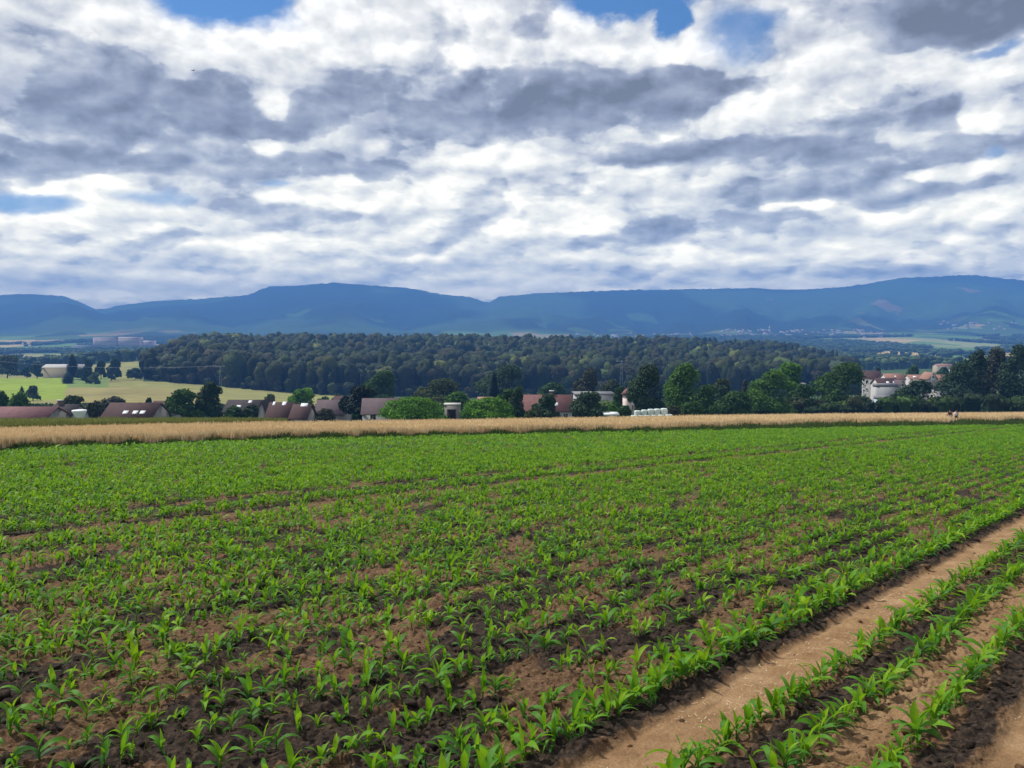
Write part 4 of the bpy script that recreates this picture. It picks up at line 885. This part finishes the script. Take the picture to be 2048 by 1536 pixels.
def house(px0, px1, py_ridge, py_eave, Y, wall, roof, label, rot=0., depth=8., gable=False, windows=2, chimney=None, skylights=(), flat=False, name='house', cat='house', over=.35, door=False, base_py=None, winh=1.1):
    """a house seen between columns px0..px1 with its ridge and eaves at those rows; gable=True turns the gable to the viewer"""
    pc = (px0+px1)/2; c = at(pc, py_eave, Y); w = (px1-px0)/F*Y; gz = float(ground_z(c[0], Y)); ze = c[2]-gz; zr = at(pc, py_ridge, Y)[2]-gz
    if not gable and not flat: zr = at(pc, py_ridge, Y+depth/2)[2]-gz
    if ze < 1.5: gz = c[2]-2.6; ze = 2.6; zr = at(pc, py_ridge, Y+depth/2*(not gable and not flat))[2]-gz
    e = link(name, None, None, (c[0], Y+depth/2, gz), label, cat); e.rotation_euler = (0, 0, R(rot))
    cr, sr = abs(math.cos(R(rot))), abs(math.sin(R(rot)))
    W2 = max(1.5, (w-depth*sr)/cr)/2-over*.5; D2 = depth/2
    if flat:
        boxes('wall', [(-W2, W2, -D2, D2, -1.5, ze)], MW[wall], e)
        boxes('roof', [(-W2-over, W2+over, -D2-over, D2+over, ze, max(zr, ze+.3))], MR_[roof], e)
    else:
        A, B = (W2, D2) if not gable else (D2, W2)            # A along the ridge, B across
        hz = max(zr-ze, .6); zr = ze+hz
        V = np.array([(-A, -B, -1.5), (A, -B, -1.5), (A, B, -1.5), (-A, B, -1.5), (-A, -B, ze), (A, -B, ze), (A, B, ze), (-A, B, ze), (-A, 0, zr-.12), (A, 0, zr-.12)], float)
        q = np.array([(0, 1, 5, 4), (2, 3, 7, 6), (4, 5, 9, 8), (6, 7, 8, 9), (1, 2, 6, 5), (3, 0, 4, 7)]); tri = np.array([(5, 6, 9), (7, 4, 8)])
        if gable: V = V[:, [1, 0, 2]]*np.array([1, 1, 1]); q = q[:, ::-1]; tri = tri[:, ::-1]
        wl = link('wall', newmesh('wall', V, [q, tri], MW[wall]), e)
        s = hz/B; o = over; P = []
        for sg in (-1, 1):
            y1, z1 = sg*(B+o), ze-o*s
            for dz in (0.02, .20): P += [(-A-o, y1, z1+dz), (A+o, y1, z1+dz), (A+o, 0, zr+dz), (-A-o, 0, zr+dz)]
        P = np.array(P); qq = []
        for k in (0, 8): qq += [(k+4, k+5, k+6, k+7), (k+3, k+2, k+1, k), (k, k+1, k+5, k+4), (k+1, k+2, k+6, k+5), (k+3, k, k+4, k+7)]
        if gable: P = P[:, [1, 0, 2]]
        link('roof', newmesh('roof', P, [np.array(qq)], MR_[roof]), e)
        rf = e.children[-1] if False else [o_ for o_ in bpy.data.objects if o_.parent == e and o_.name.startswith('roof')][-1]
        for sx, sf, sw in skylights:
            x = (-1+2*sx)*A; y = -B*(1-sf); z = ze+hz*sf+.25; hw = sw/2; k = .45
            v = np.array([(x-hw, y-k, z-k*s), (x+hw, y-k, z-k*s), (x+hw, y+k, z+k*s), (x-hw, y+k, z+k*s)]); v2 = v.copy(); v2[:, 2] -= .2
            link('skylight', newmesh('skylight', np.vstack([v, v2]), [np.array([(0, 1, 2, 3), (4, 7, 6, 5), (0, 4, 5, 1), (1, 5, 6, 2), (2, 6, 7, 3), (3, 7, 4, 0)])], SKYL), rf)
        if chimney is not None:
            x = (-1+2*chimney)*A; ch = boxes('chimney', [(x-.4, x+.4, -.3, .3, zr-1., zr+.9)], BRICKC, rf); boxes('chimney_cap', [(x-.55, x+.55, -.42, .42, zr+.9, zr+1.15)], CAPM, ch)
    for i in range(windows):
        x = -W2+2*W2*(i+.5)/windows; hh = winh; zc = max(1.2, ze-1.3)
        fr = boxes('window', [(x-.62, x+.62, -D2-.05, -D2+.02, zc-hh/2-.1, zc+hh/2+.1)], FRAME, e)
        boxes('pane', [(x-.5, x-.03, -D2-.07, -D2-.02, zc-hh/2, zc+hh/2), (x+.03, x+.5, -D2-.07, -D2-.02, zc-hh/2, zc+hh/2)], GLASS, fr)
    if gable and not flat and windows:
        fr = boxes('window', [(-.5, .5, -D2-.05, -D2+.02, ze+(zr-ze)*.12, ze+(zr-ze)*.12+1.1)], FRAME, e)
        boxes('pane', [(-.4, .4, -D2-.07, -D2-.02, ze+(zr-ze)*.12+.1, ze+(zr-ze)*.12+1.)], GLASS, fr)
    return e
def build_houses():
    Hs = house
    Hs(84, 166, 729, 735, 720, 'tan', 'pale', 'long low pale roofed farm building behind the tall spruce', rot=0, depth=14, windows=0, name='farm_building', cat='farm building', over=.8)
    Hs(-60, 92, 815, 838, 165, 'concrete', 'pinkred', 'long faded red roof at the far left behind the green crop', depth=9, windows=0, chimney=None)
    Hs(90, 142, 810, 834, 185, 'grey', 'dark', 'dark roofed house with a chimney next to the faded red roof', depth=8, windows=0, chimney=.2)
    Hs(202, 304, 807, 835, 170, 'concrete', 'brown', 'brown roofed house with three white skylights', depth=9, windows=0, skylights=((.42, .30, 1.0), (.62, .30, 1.0), (.77, .30, 1.0)))
    Hs(296, 342, 803, 822, 215, 'concrete', 'brown', 'reddish brown roof behind the skylight roof and the green tree', depth=8, windows=0)
    Hs(445, 522, 801, 824, 195, 'concrete', 'dark', 'dark grey roof with small white skylights left of the white gable', depth=9, windows=0, skylights=((.35, .40, 1.), (.6, .82, .8)))
    Hs(515, 532, 804, 822, 180, 'white', 'dark', 'narrow white gable end beside the dark grey roof', depth=9, gable=True, windows=0)
    Hs(530, 580, 806, 836, 172, 'concrete', 'brown', 'brown red roof right of the white gable with one skylight', depth=8, windows=0, skylights=((.60, .9, .8), (.15, .9, .5)))
    Hs(578, 614, 810, 837, 168, 'concrete', 'brown', 'lower brown red roof with a white ridge patch', depth=8, windows=0, skylights=((.62, .93, 1.4),))
    Hs(628, 690, 801, 828, 200, 'concrete', 'plum', 'grey plum roof behind the slim dark conifer', depth=9, windows=1)
    Hs(664, 700, 793, 812, 260, 'cream', 'brown', 'small brown roof above the grey plum roof', depth=8, windows=0)
    Hs(713, 812, 798, 828, 172, 'white', 'plum', 'plum roofed house with a low white wall left of the bright bush', depth=10, windows=2, rot=6)
    cb = Hs(888, 920, 809, 811, 166, 'concrete', 'pale', 'square concrete box building with a pale flat roof edge', depth=2.5, over=.12, flat=True, windows=0, name='concrete_building', cat='building')
    boxes('doorway_shade', [(-.95, .75, -1.29, -1.2, -.3, 2.6)], material('opening_shade', lambda t, p: (.03, .027, .025), .9, .1), cb)  # dark panel on the wall front, coloured as the shade inside the recess
    Hs(955, 985, 795, 805, 230, 'cream', 'orange', 'small orange brown roof just above the bright bush', depth=8, windows=0)
    Hs(1040, 1146, 791, 822, 185, 'white', 'red', 'long red roofed house with a capped chimney behind the trees', depth=10, windows=4, chimney=.62, skylights=((.68, .38, 1.2),))
    e = Hs(1150, 1230, 788, 790, 230, 'grey', 'grey', 'modern flat roofed white house with large windows', depth=9, flat=True, windows=0, over=.3, name='modern_house')
    w = 90/F*230/2
    for x in (1.2, 3.2, 4.9):
        f = boxes('window', [(x-.75, x+.75, -4.6, -4.48, 1.6, 4.6)], FRAME, e); boxes('pane', [(x-.62, x+.62, -4.63, -4.58, 1.75, 4.45)], GLASS, f)
    Hs(1209, 1237, 827, 831, 162, 'white', 'white', 'low white flat roof left of the bales', depth=3, flat=True, windows=0, name='garden_shed', cat='shed', over=.25)
    # tower with a pyramid roof
    Y = 205; c = at(1257, 790, Y); gz = float(ground_z(c[0], Y)); ze = c[2]-gz; zt = at(1257, 774, Y)[2]-gz
    e = link('tower', None, None, (c[0], Y, gz), 'small square white tower with a red pyramid roof beside the dark tree', 'tower'); e.rotation_euler = (0, 0, R(28)); b = 1.0
    wl = boxes('wall', [(-b, b, -b, b, -1, ze)], MW['pink'], e); boxes('window', [(-.18, .18, -b-.04, -b+.02, ze-1.3, ze-.5)], GLASS, e); boxes('cornice', [(-b-.12, b+.12, -b-.12, b+.12, ze-.01, ze+.16)], MR_['red'], e)
    o = 1.36; P = np.array([(-o, -o, ze+.16), (o, -o, ze+.16), (o, o, ze+.16), (-o, o, ze+.16), (-o*.55, -o*.55, ze+.16+(zt-ze)*.5), (o*.55, -o*.55, ze+.16+(zt-ze)*.5), (o*.55, o*.55, ze+.16+(zt-ze)*.5), (-o*.55, o*.55, ze+.16+(zt-ze)*.5), (0, 0, zt)])
    link('roof', newmesh('roof', P, [np.array([(0, 1, 5, 4), (1, 2, 6, 5), (2, 3, 7, 6), (3, 0, 4, 7), (3, 2, 1, 0)]), np.array([(4, 5, 8), (5, 6, 8), (6, 7, 8), (7, 4, 8)])], MR_['red']), e)
    # village on the right
    Hs(1728, 1772, 742, 758, 400, 'white', 'brown', 'dark roofed white house at the left end of the village', rot=-20, depth=9, windows=2)
    Hs(1757, 1800, 757, 770, 350, 'white', 'brown', 'dark roofed house in front with small white dormers', depth=8, windows=2, skylights=((.5, .35, 1.2), (.8, .35, .8)))
    Hs(1774, 1812, 748, 759, 390, 'white', 'orange', 'orange red roofed white house second from the left in the village', depth=9, windows=3, skylights=((.55, .5, .7),))
    Hs(1754, 1796, 768, 774, 330, 'grey', 'grey', 'low grey flat roofed garage block in front of the village houses', depth=4, over=.1, flat=True, windows=0, name='garage', cat='garage')
    Hs(1795, 1815, 762, 774, 345, 'white', 'plum', 'small white gabled house beside the grey garages', depth=7, gable=True, windows=1)
    Hs(1821, 1856, 750, 758, 400, 'white', 'orange', 'orange roof with a bright skylight in the middle of the village', depth=8, windows=2, skylights=((.35, .5, 1.6),))
    Hs(1806, 1826, 752, 762, 410, 'grey', 'dark', 'dark roofed house between the two orange roofs', depth=8, windows=0)
    Hs(1872, 1903, 750, 762, 380, 'white', 'orange', 'orange roofed white house at the right end of the village', depth=9, windows=3)
    Hs(1856, 1876, 746, 758, 375, 'white', 'orange', 'tall white gable joined to the right orange roof', depth=8, gable=True, windows=1)
    Hs(1875, 1896, 763, 776, 330, 'white', 'dark', 'small white gable with dark roof edges below the right orange roof', depth=7, gable=True, windows=1)
    Hs(1758, 1790, 793, 799, 285, 'blue', 'grey', 'pale blue walled building seen between the two dark trees', depth=4, over=.1, flat=True, windows=0, name='blue_building', cat='building')
    # grey dome roof behind the trees
    Hs(1876, 1908, 728, 732, 900, 'tan', 'orange', 'isolated tan farm barn in the valley beyond the village', depth=12, windows=0, name='barn', cat='barn')
    Hs(1895, 1920, 740, 743, 760, 'tan', 'pale', 'small pale roofed barn just below the tan barn', depth=10, windows=0, name='barn', cat='barn')
    Y = 245; c = at(1606, 775, Y); gz = float(ground_z(c[0], Y)); hz = c[2]-gz; rr = 9/F*Y
    e = link('dome_building', None, None, (c[0], Y, gz), 'small building with a grey dome roof between the tree crowns', 'building')
    boxes('wall', [(-rr, rr, -rr, rr, -1, hz)], MW['grey'], e); th = np.linspace(0, math.pi/2, 6); k = 14
    V = np.array([(math.cos(a)*rr*1.12*math.cos(6.2832*i/k), math.cos(a)*rr*1.12*math.sin(6.2832*i/k), hz+.004+math.sin(a)*rr*1.1) for a in th for i in range(k)])
    Q = np.array([(a*k+i, a*k+(i+1) % k, (a+1)*k+(i+1) % k, (a+1)*k+i) for a in range(5) for i in range(k)]); link('roof', newmesh('roof', V, [Q], MR_['grey'], smooth=True), e)
    # white hopper
    Y = 158; c = at(159, 835, Y); s = Y/F; gz = float(ground_z(c[0], Y)); z0 = at(159, 835, Y)[2]-gz; z1 = at(159, 820, Y)[2]-gz
    e = link('hopper', None, None, (c[0], Y, gz), 'white tapered hopper between the dark roof and the brownish bush', 'hopper')
    k = 12; prof = [(6*s, z0-.6), (6*s, z0), (13.5*s, z1-.35), (14*s, z1-.1), (13*s, z1), (0.02, z1+.12)]
    V = np.array([(math.cos(6.2832*i/k)*a, math.sin(6.2832*i/k)*a, z) for a, z in prof for i in range(k)]); Q = np.array([(a*k+i, a*k+(i+1) % k, (a+1)*k+(i+1) % k, (a+1)*k+i) for a in range(5) for i in range(k)])
    link('tank', newmesh('tank', V, [Q], MR_['white'], smooth=True), e)
    for a in (45, 135, 225, 315): x, y = .5*math.cos(R(a)), .5*math.sin(R(a)); boxes('leg', [(x-.05, x+.05, y-.05, y+.05, -.3, z0+.2)], CAPM, e)
    # power line in front of the forest
    STEEL = material('galvanised_steel', lambda t, p: (.20, .22, .25), .6, .3)
    for pxp, pt, pb, Yp, lb in ((441, 733, 777, 560, 'slender lattice power pole in front of the left part of the forest'), (1243, 722, 800, 480, 'thin power pole standing against the middle of the forest')):
        c = at(pxp, pb, Yp); gz = float(ground_z(c[0], Yp)); h = at(pxp, pt, Yp)[2]-gz
        e = link('power_pole', None, None, (c[0], Yp, gz), lb, 'power pole')
        L = []
        for sx in (-1, 1):
            for i in range(8):
                f0, f1 = i/8, (i+1)/8; x = sx*(.75*(1-f0)+.14); L += [(x-.09, x+.09, -.09, .09, h*f0, h*f1)]
        for i in range(1, 8): f = i/8; x = .75*(1-f)+.14; L += [(-x+.1, x-.1, -.05, .05, h*f-.05, h*f+.05)]
        boxes('mast', L, STEEL, e); boxes('crossarm', [(-3.0, 3.0, -.12, .12, h-.3, h-.02)], STEEL, e)
        for x in (-2.7, 0, 2.7): boxes('insulator', [(x-.1, x+.1, -.1, .1, h, h+.5)], CAPM, e)
        if pxp == 441:                                          # conductors run off to the left
            p1 = e.location; far_ = at(-60, 716, 700)
            for j, x in enumerate((-2.7, 0, 2.7)):
                a = np.array([p1[0]+x, Yp, gz+h+.5]); b2 = far_+np.array([x, 0, 0]); n = 16; V, Q = [], []
                for i in range(n+1):
                    f = i/n; P = a*(1-f)+b2*f; P[2] -= 4*4.*f*(1-f); V += [P+(0, 0, .02), P+(0, -.018, -.015), P+(0, .018, -.015)]
                for i in range(n):
                    for q in range(3): Q.append((i*3+q, i*3+(q+1) % 3, i*3+3+(q+1) % 3, i*3+3+q))
                lbl = ('lowest', 'middle', 'uppermost')[j]
                link('power_line', newmesh('power_line', np.array(V), [np.array(Q)], STEEL), label=f'thin pale power line crossing the forest edge, {lbl} of three', cat='power line', group='power lines running left from the pole')
build_houses()
def build_far_town():
    r = np.random.default_rng(44)
    def hmesh(w, d, h, rh, wm, rm):
        V, Q = boxv(-w/2, w/2, -d/2, d/2, -3, h); o = .4
        P = np.array([(-w/2-o, -d/2-o, h+.01), (w/2+o, -d/2-o, h+.01), (w/2+o, d/2+o, h+.01), (-w/2-o, d/2+o, h+.01), (-w/2-o, 0, h+rh), (w/2+o, 0, h+rh)])
        q = np.array([(0, 1, 5, 4), (2, 3, 4, 5), (3, 2, 1, 0)])+8; t = np.array([(1, 2, 5), (3, 0, 4)])+8
        return newmesh('distant_house', np.vstack([V, P]), [Q, q, t], [wm, rm], midx=[0]*6+[1]*5)
    lib = [hmesh(w, d, h, rh, MW[a], MR_[b]) for w, d, h, rh, a, b in ((16, 11, 8, 5, 'white', 'red'), (20, 12, 7, 6, 'white', 'orange'), (14, 11, 9, 5, 'cream', 'brown'), (34, 16, 8, 3, 'white', 'pale'), (18, 12, 8, 6, 'white', 'pinkred'))]
    n = 0
    spots = [('white and red distant house in the far town around the church spire', 'houses of the far town', 1440, 1770, 659, 674, 3750, 95),
             ('tiny house just above the forest top', 'houses above the forest', 1150, 1400, 666, 675, 3600, 22),
             ('tiny house in the hazy hamlet at right', 'houses of the right hamlet', 1880, 2040, 642, 662, 4100, 16)]
    for i_, (lb, gr, a, b, p0, p1, Yc, m) in enumerate(spots):
        for i in range(m):
            px = r.uniform(a, b); py = r.uniform(p0, p1); Y = Yc+r.uniform(-150, 150)
            # stand it on the slope where the ray meets the land
            ys = np.linspace(2300, 5200, 240); zz = ground_z((px-CX)/F*ys, ys)+4; ray_z = z_at(py, ys); hitk = np.where(zz > ray_z)[0]
            if len(hitk): Y = float(ys[hitk[0]])
            x = (px-CX)/F*Y; ki = int(r.choice(5, p=[.2, .1, .3, .3, .1])); kd = ('white walled red roofed', 'broad orange roofed', 'cream walled brown roofed', 'long pale roofed', 'white walled faded red roofed')[ki]
            ll = f"{kd} tiny house of the far town {'left' if px < 1538 else 'right'} of the church spire" if i_ == 0 else f'{kd} {lb}'
            o = link('distant_house', lib[ki], None, (x, Y, ground_z(x, Y)), ll, 'house', gr); o.rotation_euler = (0, 0, r.uniform(-.5, .5)); s = Y/3600*.62; o.scale = (s, s, s)
    # church
    px = 1538; ys = np.linspace(2300, 5200, 240); zz = ground_z((px-CX)/F*ys, ys); k = np.where(zz > z_at(671, ys))[0]; Y = float(ys[k[0]]) if len(k) else 3700.
    x = (px-CX)/F*Y; s = Y/3700; e = link('church', None, None, (x, Y, ground_z(x, Y)), 'white church with a pointed spire above the far town', 'church'); e.scale = (s, s, s)
    boxes('nave', [(-26, -4, -7, 7, -3, 13)], MW['white'], e); V = np.array([(-26.5, -7.5, 13.02), (-4.02, -7.5, 13.02), (-4.02, 7.5, 13.02), (-26.5, 7.5, 13.02), (-26.5, 0, 21), (-4.02, 0, 21)])
    link('roof', newmesh('roof', V, [np.array([(0, 1, 5, 4), (2, 3, 4, 5), (3, 2, 1, 0)]), np.array([(1, 2, 5), (3, 0, 4)])], MR_['red']), e)
    tw = boxes('tower', [(-4, 4, -4, 4, -3, 26)], MW['white'], e); V = np.array([(-4.6, -4.6, 26.02), (4.6, -4.6, 26.02), (4.6, 4.6, 26.02), (-4.6, 4.6, 26.02), (0, 0, 44)])
    link('spire', newmesh('spire', V, [np.array([(3, 2, 1, 0)]), np.array([(0, 1, 4), (1, 2, 4), (2, 3, 4), (3, 0, 4)])], MW['white']), tw)
    # large blocks behind the meadow hill
    Y = 2600
    for x0, x1, p0, p1, lb in ((190, 240, 675, 700, 'left wing of the big pale hazy block behind the meadow trees'), (238, 284, 674, 702, 'taller right wing of the big pale hazy block beside the forest'), (284, 310, 681, 697, 'lower pale block at the forest edge right of the big hazy block'), (148, 192, 691, 703, 'long low pale hazy block left of the big hazy block'), (130, 147, 697, 706, 'small pale building left of all the hazy blocks'), (255, 296, 695, 706, 'bright low hall at the foot of the hazy block'), (168, 210, 706, 712, 'flat tan hall in the valley above the meadow trees')):
        pc = (x0+x1)/2; c = at(pc, p1, Y); w = (x1-x0)/F*Y; g = float(ground_z(c[0], Y)); h = at(pc, p0, Y)[2]-g
        e = link('apartment_block', None, None, (c[0], Y, g), lb, 'block'); boxes('wall', [(-w/2, w/2, -10, 10, -4, h)], MW['pink' if p0 < 690 else 'white'], e)
        boxes('roof', [(-w/2-.5, w/2+.5, -10.5, 10.5, h+.01, h+1.2)], MR_['grey'], e)
        nf = max(1, int((h-4)/4)); boxes('window_band', [(-w/2+3, w/2-3, -10.12, -9.9, 4+4*i, 5.6+4*i) for i in range(nf)], GLASS, e)
build_far_town()
# ---------------------------------------------------------------- wrapped bales
def build_bales():
    WRAP = material('bale_wrap', lambda t, p: (BUMP(t, p, NOISE(t, obj_of(t), 5, 4), .5, .05), RAMP(t, NOISE(t, obj_of(t), 2.2, 4), [(.3, (.42, .52, .48)), (.7, (.62, .70, .66))]))[1], .35, .5)
    r = np.random.default_rng(4)
    def bale(px0, px1, py0, py1, Y, label):
        c = at((px0+px1)/2, py1, Y); rad = (px1-px0)/F*Y/2*1.02; h = (py1-py0)/F*Y; k = 20; V = []
        pr = [(0.02, 0), (.80, 0), (.95, .05), (1., .16), (.97, .5), (1., .84), (.94, .94), (.76, 1.), (.02, 1.01)]
        for a, z in pr:
            for i in range(k):
                t = 6.2832*i/k; w = 1+.025*math.sin(3*t+c[0])+r.normal(0, .008); V.append((math.cos(t)*rad*a*w, math.sin(t)*rad*a*w, z*h))
        Q = np.array([(a*k+i, a*k+(i+1) % k, (a+1)*k+(i+1) % k, (a+1)*k+i) for a in range(len(pr)-1) for i in range(k)])
        e = link('wrapped_bale', newmesh('wrapped_bale', np.array(V), [Q], WRAP, smooth=True), None, c, label, 'bale', 'wrapped silage bales stacked behind the wheat'); e.rotation_euler = (0, 0, r.uniform(0, 6))
    od = ['leftmost', 'second from the left', 'middle', 'second from the right', 'rightmost']
    for i, (a, b, t) in enumerate([(1268, 1281.5, 821), (1282, 1294.5, 819.5), (1294.5, 1308, 818), (1307.5, 1320.5, 817.5), (1321, 1335, 816.5)]):
        bale(a, b, t, 831.2-i*.35, 143, f'pale green wrapped bale, {od[i]} of the five in the upper layer')
    ol = ['leftmost', 'second from the left', 'third from the left', 'third from the right', 'second from the right', 'rightmost']
    for i, (a, b) in enumerate([(1261, 1275), (1275.5, 1287.5), (1288, 1301), (1301.5, 1314), (1314.5, 1328.5), (1329, 1345)]):
        bale(a, b, 830.6-i*.42, 843, 142.5, f'pale green wrapped bale, {ol[i]} of the six in the bottom layer')
build_bales()
# ---------------------------------------------------------------- people
def skin(name, joints, bones, radii, mat, parent, sub=1, smooth=True):
    me = bpy.data.meshes.new(name); me.from_pydata([tuple(j) for j in joints], bones, []); me.update(); me.materials.append(mat)
    o = link(name, me, parent); md = o.modifiers.new('Skin', 'SKIN'); md.use_smooth_shade = smooth
    for i, s in enumerate(me.skin_vertices[0].data): rr = radii[i]; s.radius = (rr, rr) if np.isscalar(rr) else rr; s.use_root = (i == 0)
    s = o.modifiers.new('Sub', 'SUBSURF'); s.levels = s.render_levels = sub; return o
def person(px, py, Y, face, stride, label, top, trou, hair, lean=0., arm=.25, hat=False):
    c = at(px, py, Y); gz = -SL*c[1]; e = link('person', None, None, (c[0], Y, gz), label, 'person'); e.rotation_euler = (0, 0, R(face))     # faces local +x
    SK = material('skin', lambda t, p: (.42, .24, .17), .6, .3); mt = material('jacket_cloth', lambda t, p: top, .9, .1); ml = material('trouser_cloth', lambda t, p: trou, .9, .1); mh = material('hair', lambda t, p: hair, .8, .2); ms = material('shoe_leather', lambda t, p: (.03, .025, .02), .6, .3)
    s = stride; hip = np.array((0, 0, .93)); nk = np.array((lean, 0, 1.46)); hd = np.array((lean*1.25+.01, 0, 1.63))
    J = {'pel': hip, 'belly': (lean*.4, 0, 1.1), 'chest': (lean*.8, 0, 1.32), 'neck': nk, 'jaw': hd-(0, 0, .07), 'head': hd+(0, 0, .0), 'crown': hd+(-.01, 0, .085)}
    for sd_, nm in ((1, 'l'), (-1, 'r')):
        f = s*sd_
        J['hip'+nm] = (0, .09*sd_, .9); J['knee'+nm] = (f*.22+.04, .09*sd_, .49); J['ank'+nm] = (f*.42-(.06 if f < 0 else 0), .09*sd_, .09); J['toe'+nm] = (f*.42+.16-(.06 if f < 0 else 0), .10*sd_, .04)
        J['sh'+nm] = (lean*.9, .19*sd_, 1.40); J['el'+nm] = (lean*.8-f*arm*.6, .25*sd_, 1.13); J['wr'+nm] = (lean*.8-f*arm+.08, .24*sd_, .90)
    names = list(J); P = [J[n] for n in names]; ix = names.index
    B = [('pel', 'belly'), ('belly', 'chest'), ('chest', 'neck'), ('neck', 'jaw'), ('jaw', 'head'), ('head', 'crown')]
    for n in 'lr': B += [('pel', 'hip'+n), ('hip'+n, 'knee'+n), ('knee'+n, 'ank'+n), ('ank'+n, 'toe'+n), ('chest', 'sh'+n), ('sh'+n, 'el'+n), ('el'+n, 'wr'+n)]
    rd = {'pel': .13, 'belly': .115, 'chest': .14, 'neck': .055, 'jaw': .07, 'head': .092, 'crown': .07}
    for n in 'lr': rd.update({'hip'+n: .085, 'knee'+n: .058, 'ank'+n: .038, 'toe'+n: .034, 'sh'+n: .06, 'el'+n: .042, 'wr'+n: .03})
    # hands: palm, four fingers and a thumb rooted in the wrist
    for n, sg in (('l', 1), ('r', -1)):
        w = np.array(J['wr'+n]); d = w-np.array(J['el'+n]); d /= np.linalg.norm(d); side = np.array((1., 0, 0)); side -= d*side.dot(d); side /= np.linalg.norm(side)
        J['palm'+n] = w+d*.07; names.append('palm'+n); P.append(J['palm'+n]); rd['palm'+n] = .028; B.append(('wr'+n, 'palm'+n))
        for q, (o, L) in enumerate(((-.027, .07), (-.009, .08), (.009, .075), (.026, .06), (.04, .05))):
            st = w+d*(.09 if q < 4 else .03)+side*o; nmq = f'f{q}{n}'; J[nmq] = st+d*L*(.9 if q < 4 else .6)+side*(.0 if q < 4 else .02)+np.array((0, -sg*.015, 0)); names.append(nmq); P.append(J[nmq]); rd[nmq] = .008; B.append(('palm'+n, nmq))
    skin('body', P, [(names.index(a), names.index(b)) for a, b in B], [rd[n] for n in names], SK, e)
    def sub(nm, ns, bs, grow, mat):
        skin(nm, [J[n] for n in ns], [(ns.index(a), ns.index(b)) for a, b in bs], [rd[n]+grow for n in ns], mat, e)
    sub('jacket', ['belly', 'pel', 'chest', 'shl', 'ell', 'wrl', 'shr', 'elr', 'wrr'], [('belly', 'pel'), ('belly', 'chest'), ('chest', 'shl'), ('shl', 'ell'), ('ell', 'wrl'), ('chest', 'shr'), ('shr', 'elr'), ('elr', 'wrr')], .028, mt)
    sub('trousers', ['pel', 'hipl', 'kneel', 'ankl', 'hipr', 'kneer', 'ankr'], [('pel', 'hipl'), ('hipl', 'kneel'), ('kneel', 'ankl'), ('pel', 'hipr'), ('hipr', 'kneer'), ('kneer', 'ankr')], .018, ml)
    skin('hair', [hd+(-.02, 0, .03), hd+(-.015, 0, .10), hd+(-.055, 0, -.03)], [(0, 1), (0, 2)], [.093, .075, .06], mh, e)
    for n in 'lr':
        a, t = np.array(J['ank'+n]), np.array(J['toe'+n]); skin('shoe', [a-(.03, 0, .04), (a+t)/2-(0, 0, .03), t+(.04, 0, -.005)], [(0, 1), (1, 2)], [.05, .048, .04], ms, e)
    return e
person(1900, 844, 121, 200, .9, 'person in a dark reddish jacket and pale trousers striding left along the field edge', (.035, .012, .012), (.42, .40, .38), (.02, .014, .01), lean=.06)
person(1912, 844, 120, 250, .45, 'person in a light shirt with dark trousers walking right of the other', (.62, .58, .52), (.03, .028, .03), (.04, .025, .018))
def build_edge_things():
    Y = 119; c = at(1861, 846, Y); z = -SL*Y; STONE = material('pale_stone', lambda t, p: RAMP(t, NOISE(t, obj_of(t), 3, 4), [(.3, (.30, .26, .16)), (.7, (.50, .44, .30))]), .95, .1)
    e = link('field_trough', None, None, (c[0], Y, z), 'low pale stone trough at the field edge left of the two people', 'trough'); w = 11/F*Y
    boxes('basin', [(-w, w, -.4, -.3, 0, .42), (-w, w, .3, .4, 0, .42), (-w, -w+.1, -.299, .299, 0, .42), (w-.1, w, -.299, .299, 0, .42), (-w+.1, w-.1, -.299, .299, 0, .1)], STONE, e)
    boxes('foot', [(-w*.8, -w*.6, -.38, .38, -.25, -.001)], STONE, e); boxes('foot', [(w*.6, w*.8, -.38, .38, -.25, -.001)], STONE, e)
    Y = 121; c = at(2028, 842, Y); z = -SL*Y; DK = material('dark_wood', lambda t, p: (.03, .022, .018), .9, .1); w = 8/F*Y
    e = link('low_bench', None, None, (c[0], Y, z), 'low dark wooden bench in the grass near the right edge', 'bench')
    boxes('seat', [(-w, w, -.2, -.07, .36, .42), (-w, w, -.06, .06, .36, .42), (-w, w, .07, .2, .36, .42)], DK, e)
    for x in (-w*.8, w*.8): boxes('leg', [(x-.05, x+.05, -.18, .18, -.1, .359)], DK, e)
    # a small bird high in the sky
    c = at(387, 141, 120); B = material('bird_feathers', lambda t, p: (.02, .02, .025), .8, .2)
    P = [(0, 0, 0), (.14, 0, 0), (-.16, 0, 0), (.0, .16, .05), (-.07, .34, .0), (.0, -.16, .05), (-.07, -.34, .0)]
    o = skin('bird', P, [(0, 1), (0, 2), (0, 3), (3, 4), (0, 5), (5, 6)], [(.05, .05), (.03, .03), (.012, .04), (.012, .05), (.006, .03), (.012, .05), (.006, .03)], B, None)
    o.location = c; o.rotation_euler = (0, R(10), R(70)); o['label'] = 'tiny dark bird flying high in the clouds at upper left'; o['category'] = 'bird'
build_edge_things()
# ---------------------------------------------------------------- haze
def build_haze():
    V, Q = boxv(-9600, 9600, -9600, 9600, -175, 470)
    m = bpy.data.materials.new('haze_air'); m.use_nodes = True; t = m.node_tree; t.nodes.clear()
    v = t.nodes.new('ShaderNodeVolumePrincipled'); v.inputs['Color'].default_value = (.13, .36, .92, 1); v.inputs['Density'].default_value = HAZE; v.inputs['Anisotropy'].default_value = 0.
    t.links.new(v.outputs[0], t.nodes.new('ShaderNodeOutputMaterial').inputs['Volume'])
    link('haze', newmesh('haze', V, [Q[:, ::1]], m), kind='stuff', label='thin blue haze over the far hills', cat='haze')
HAZE = 2.2e-4
build_haze()
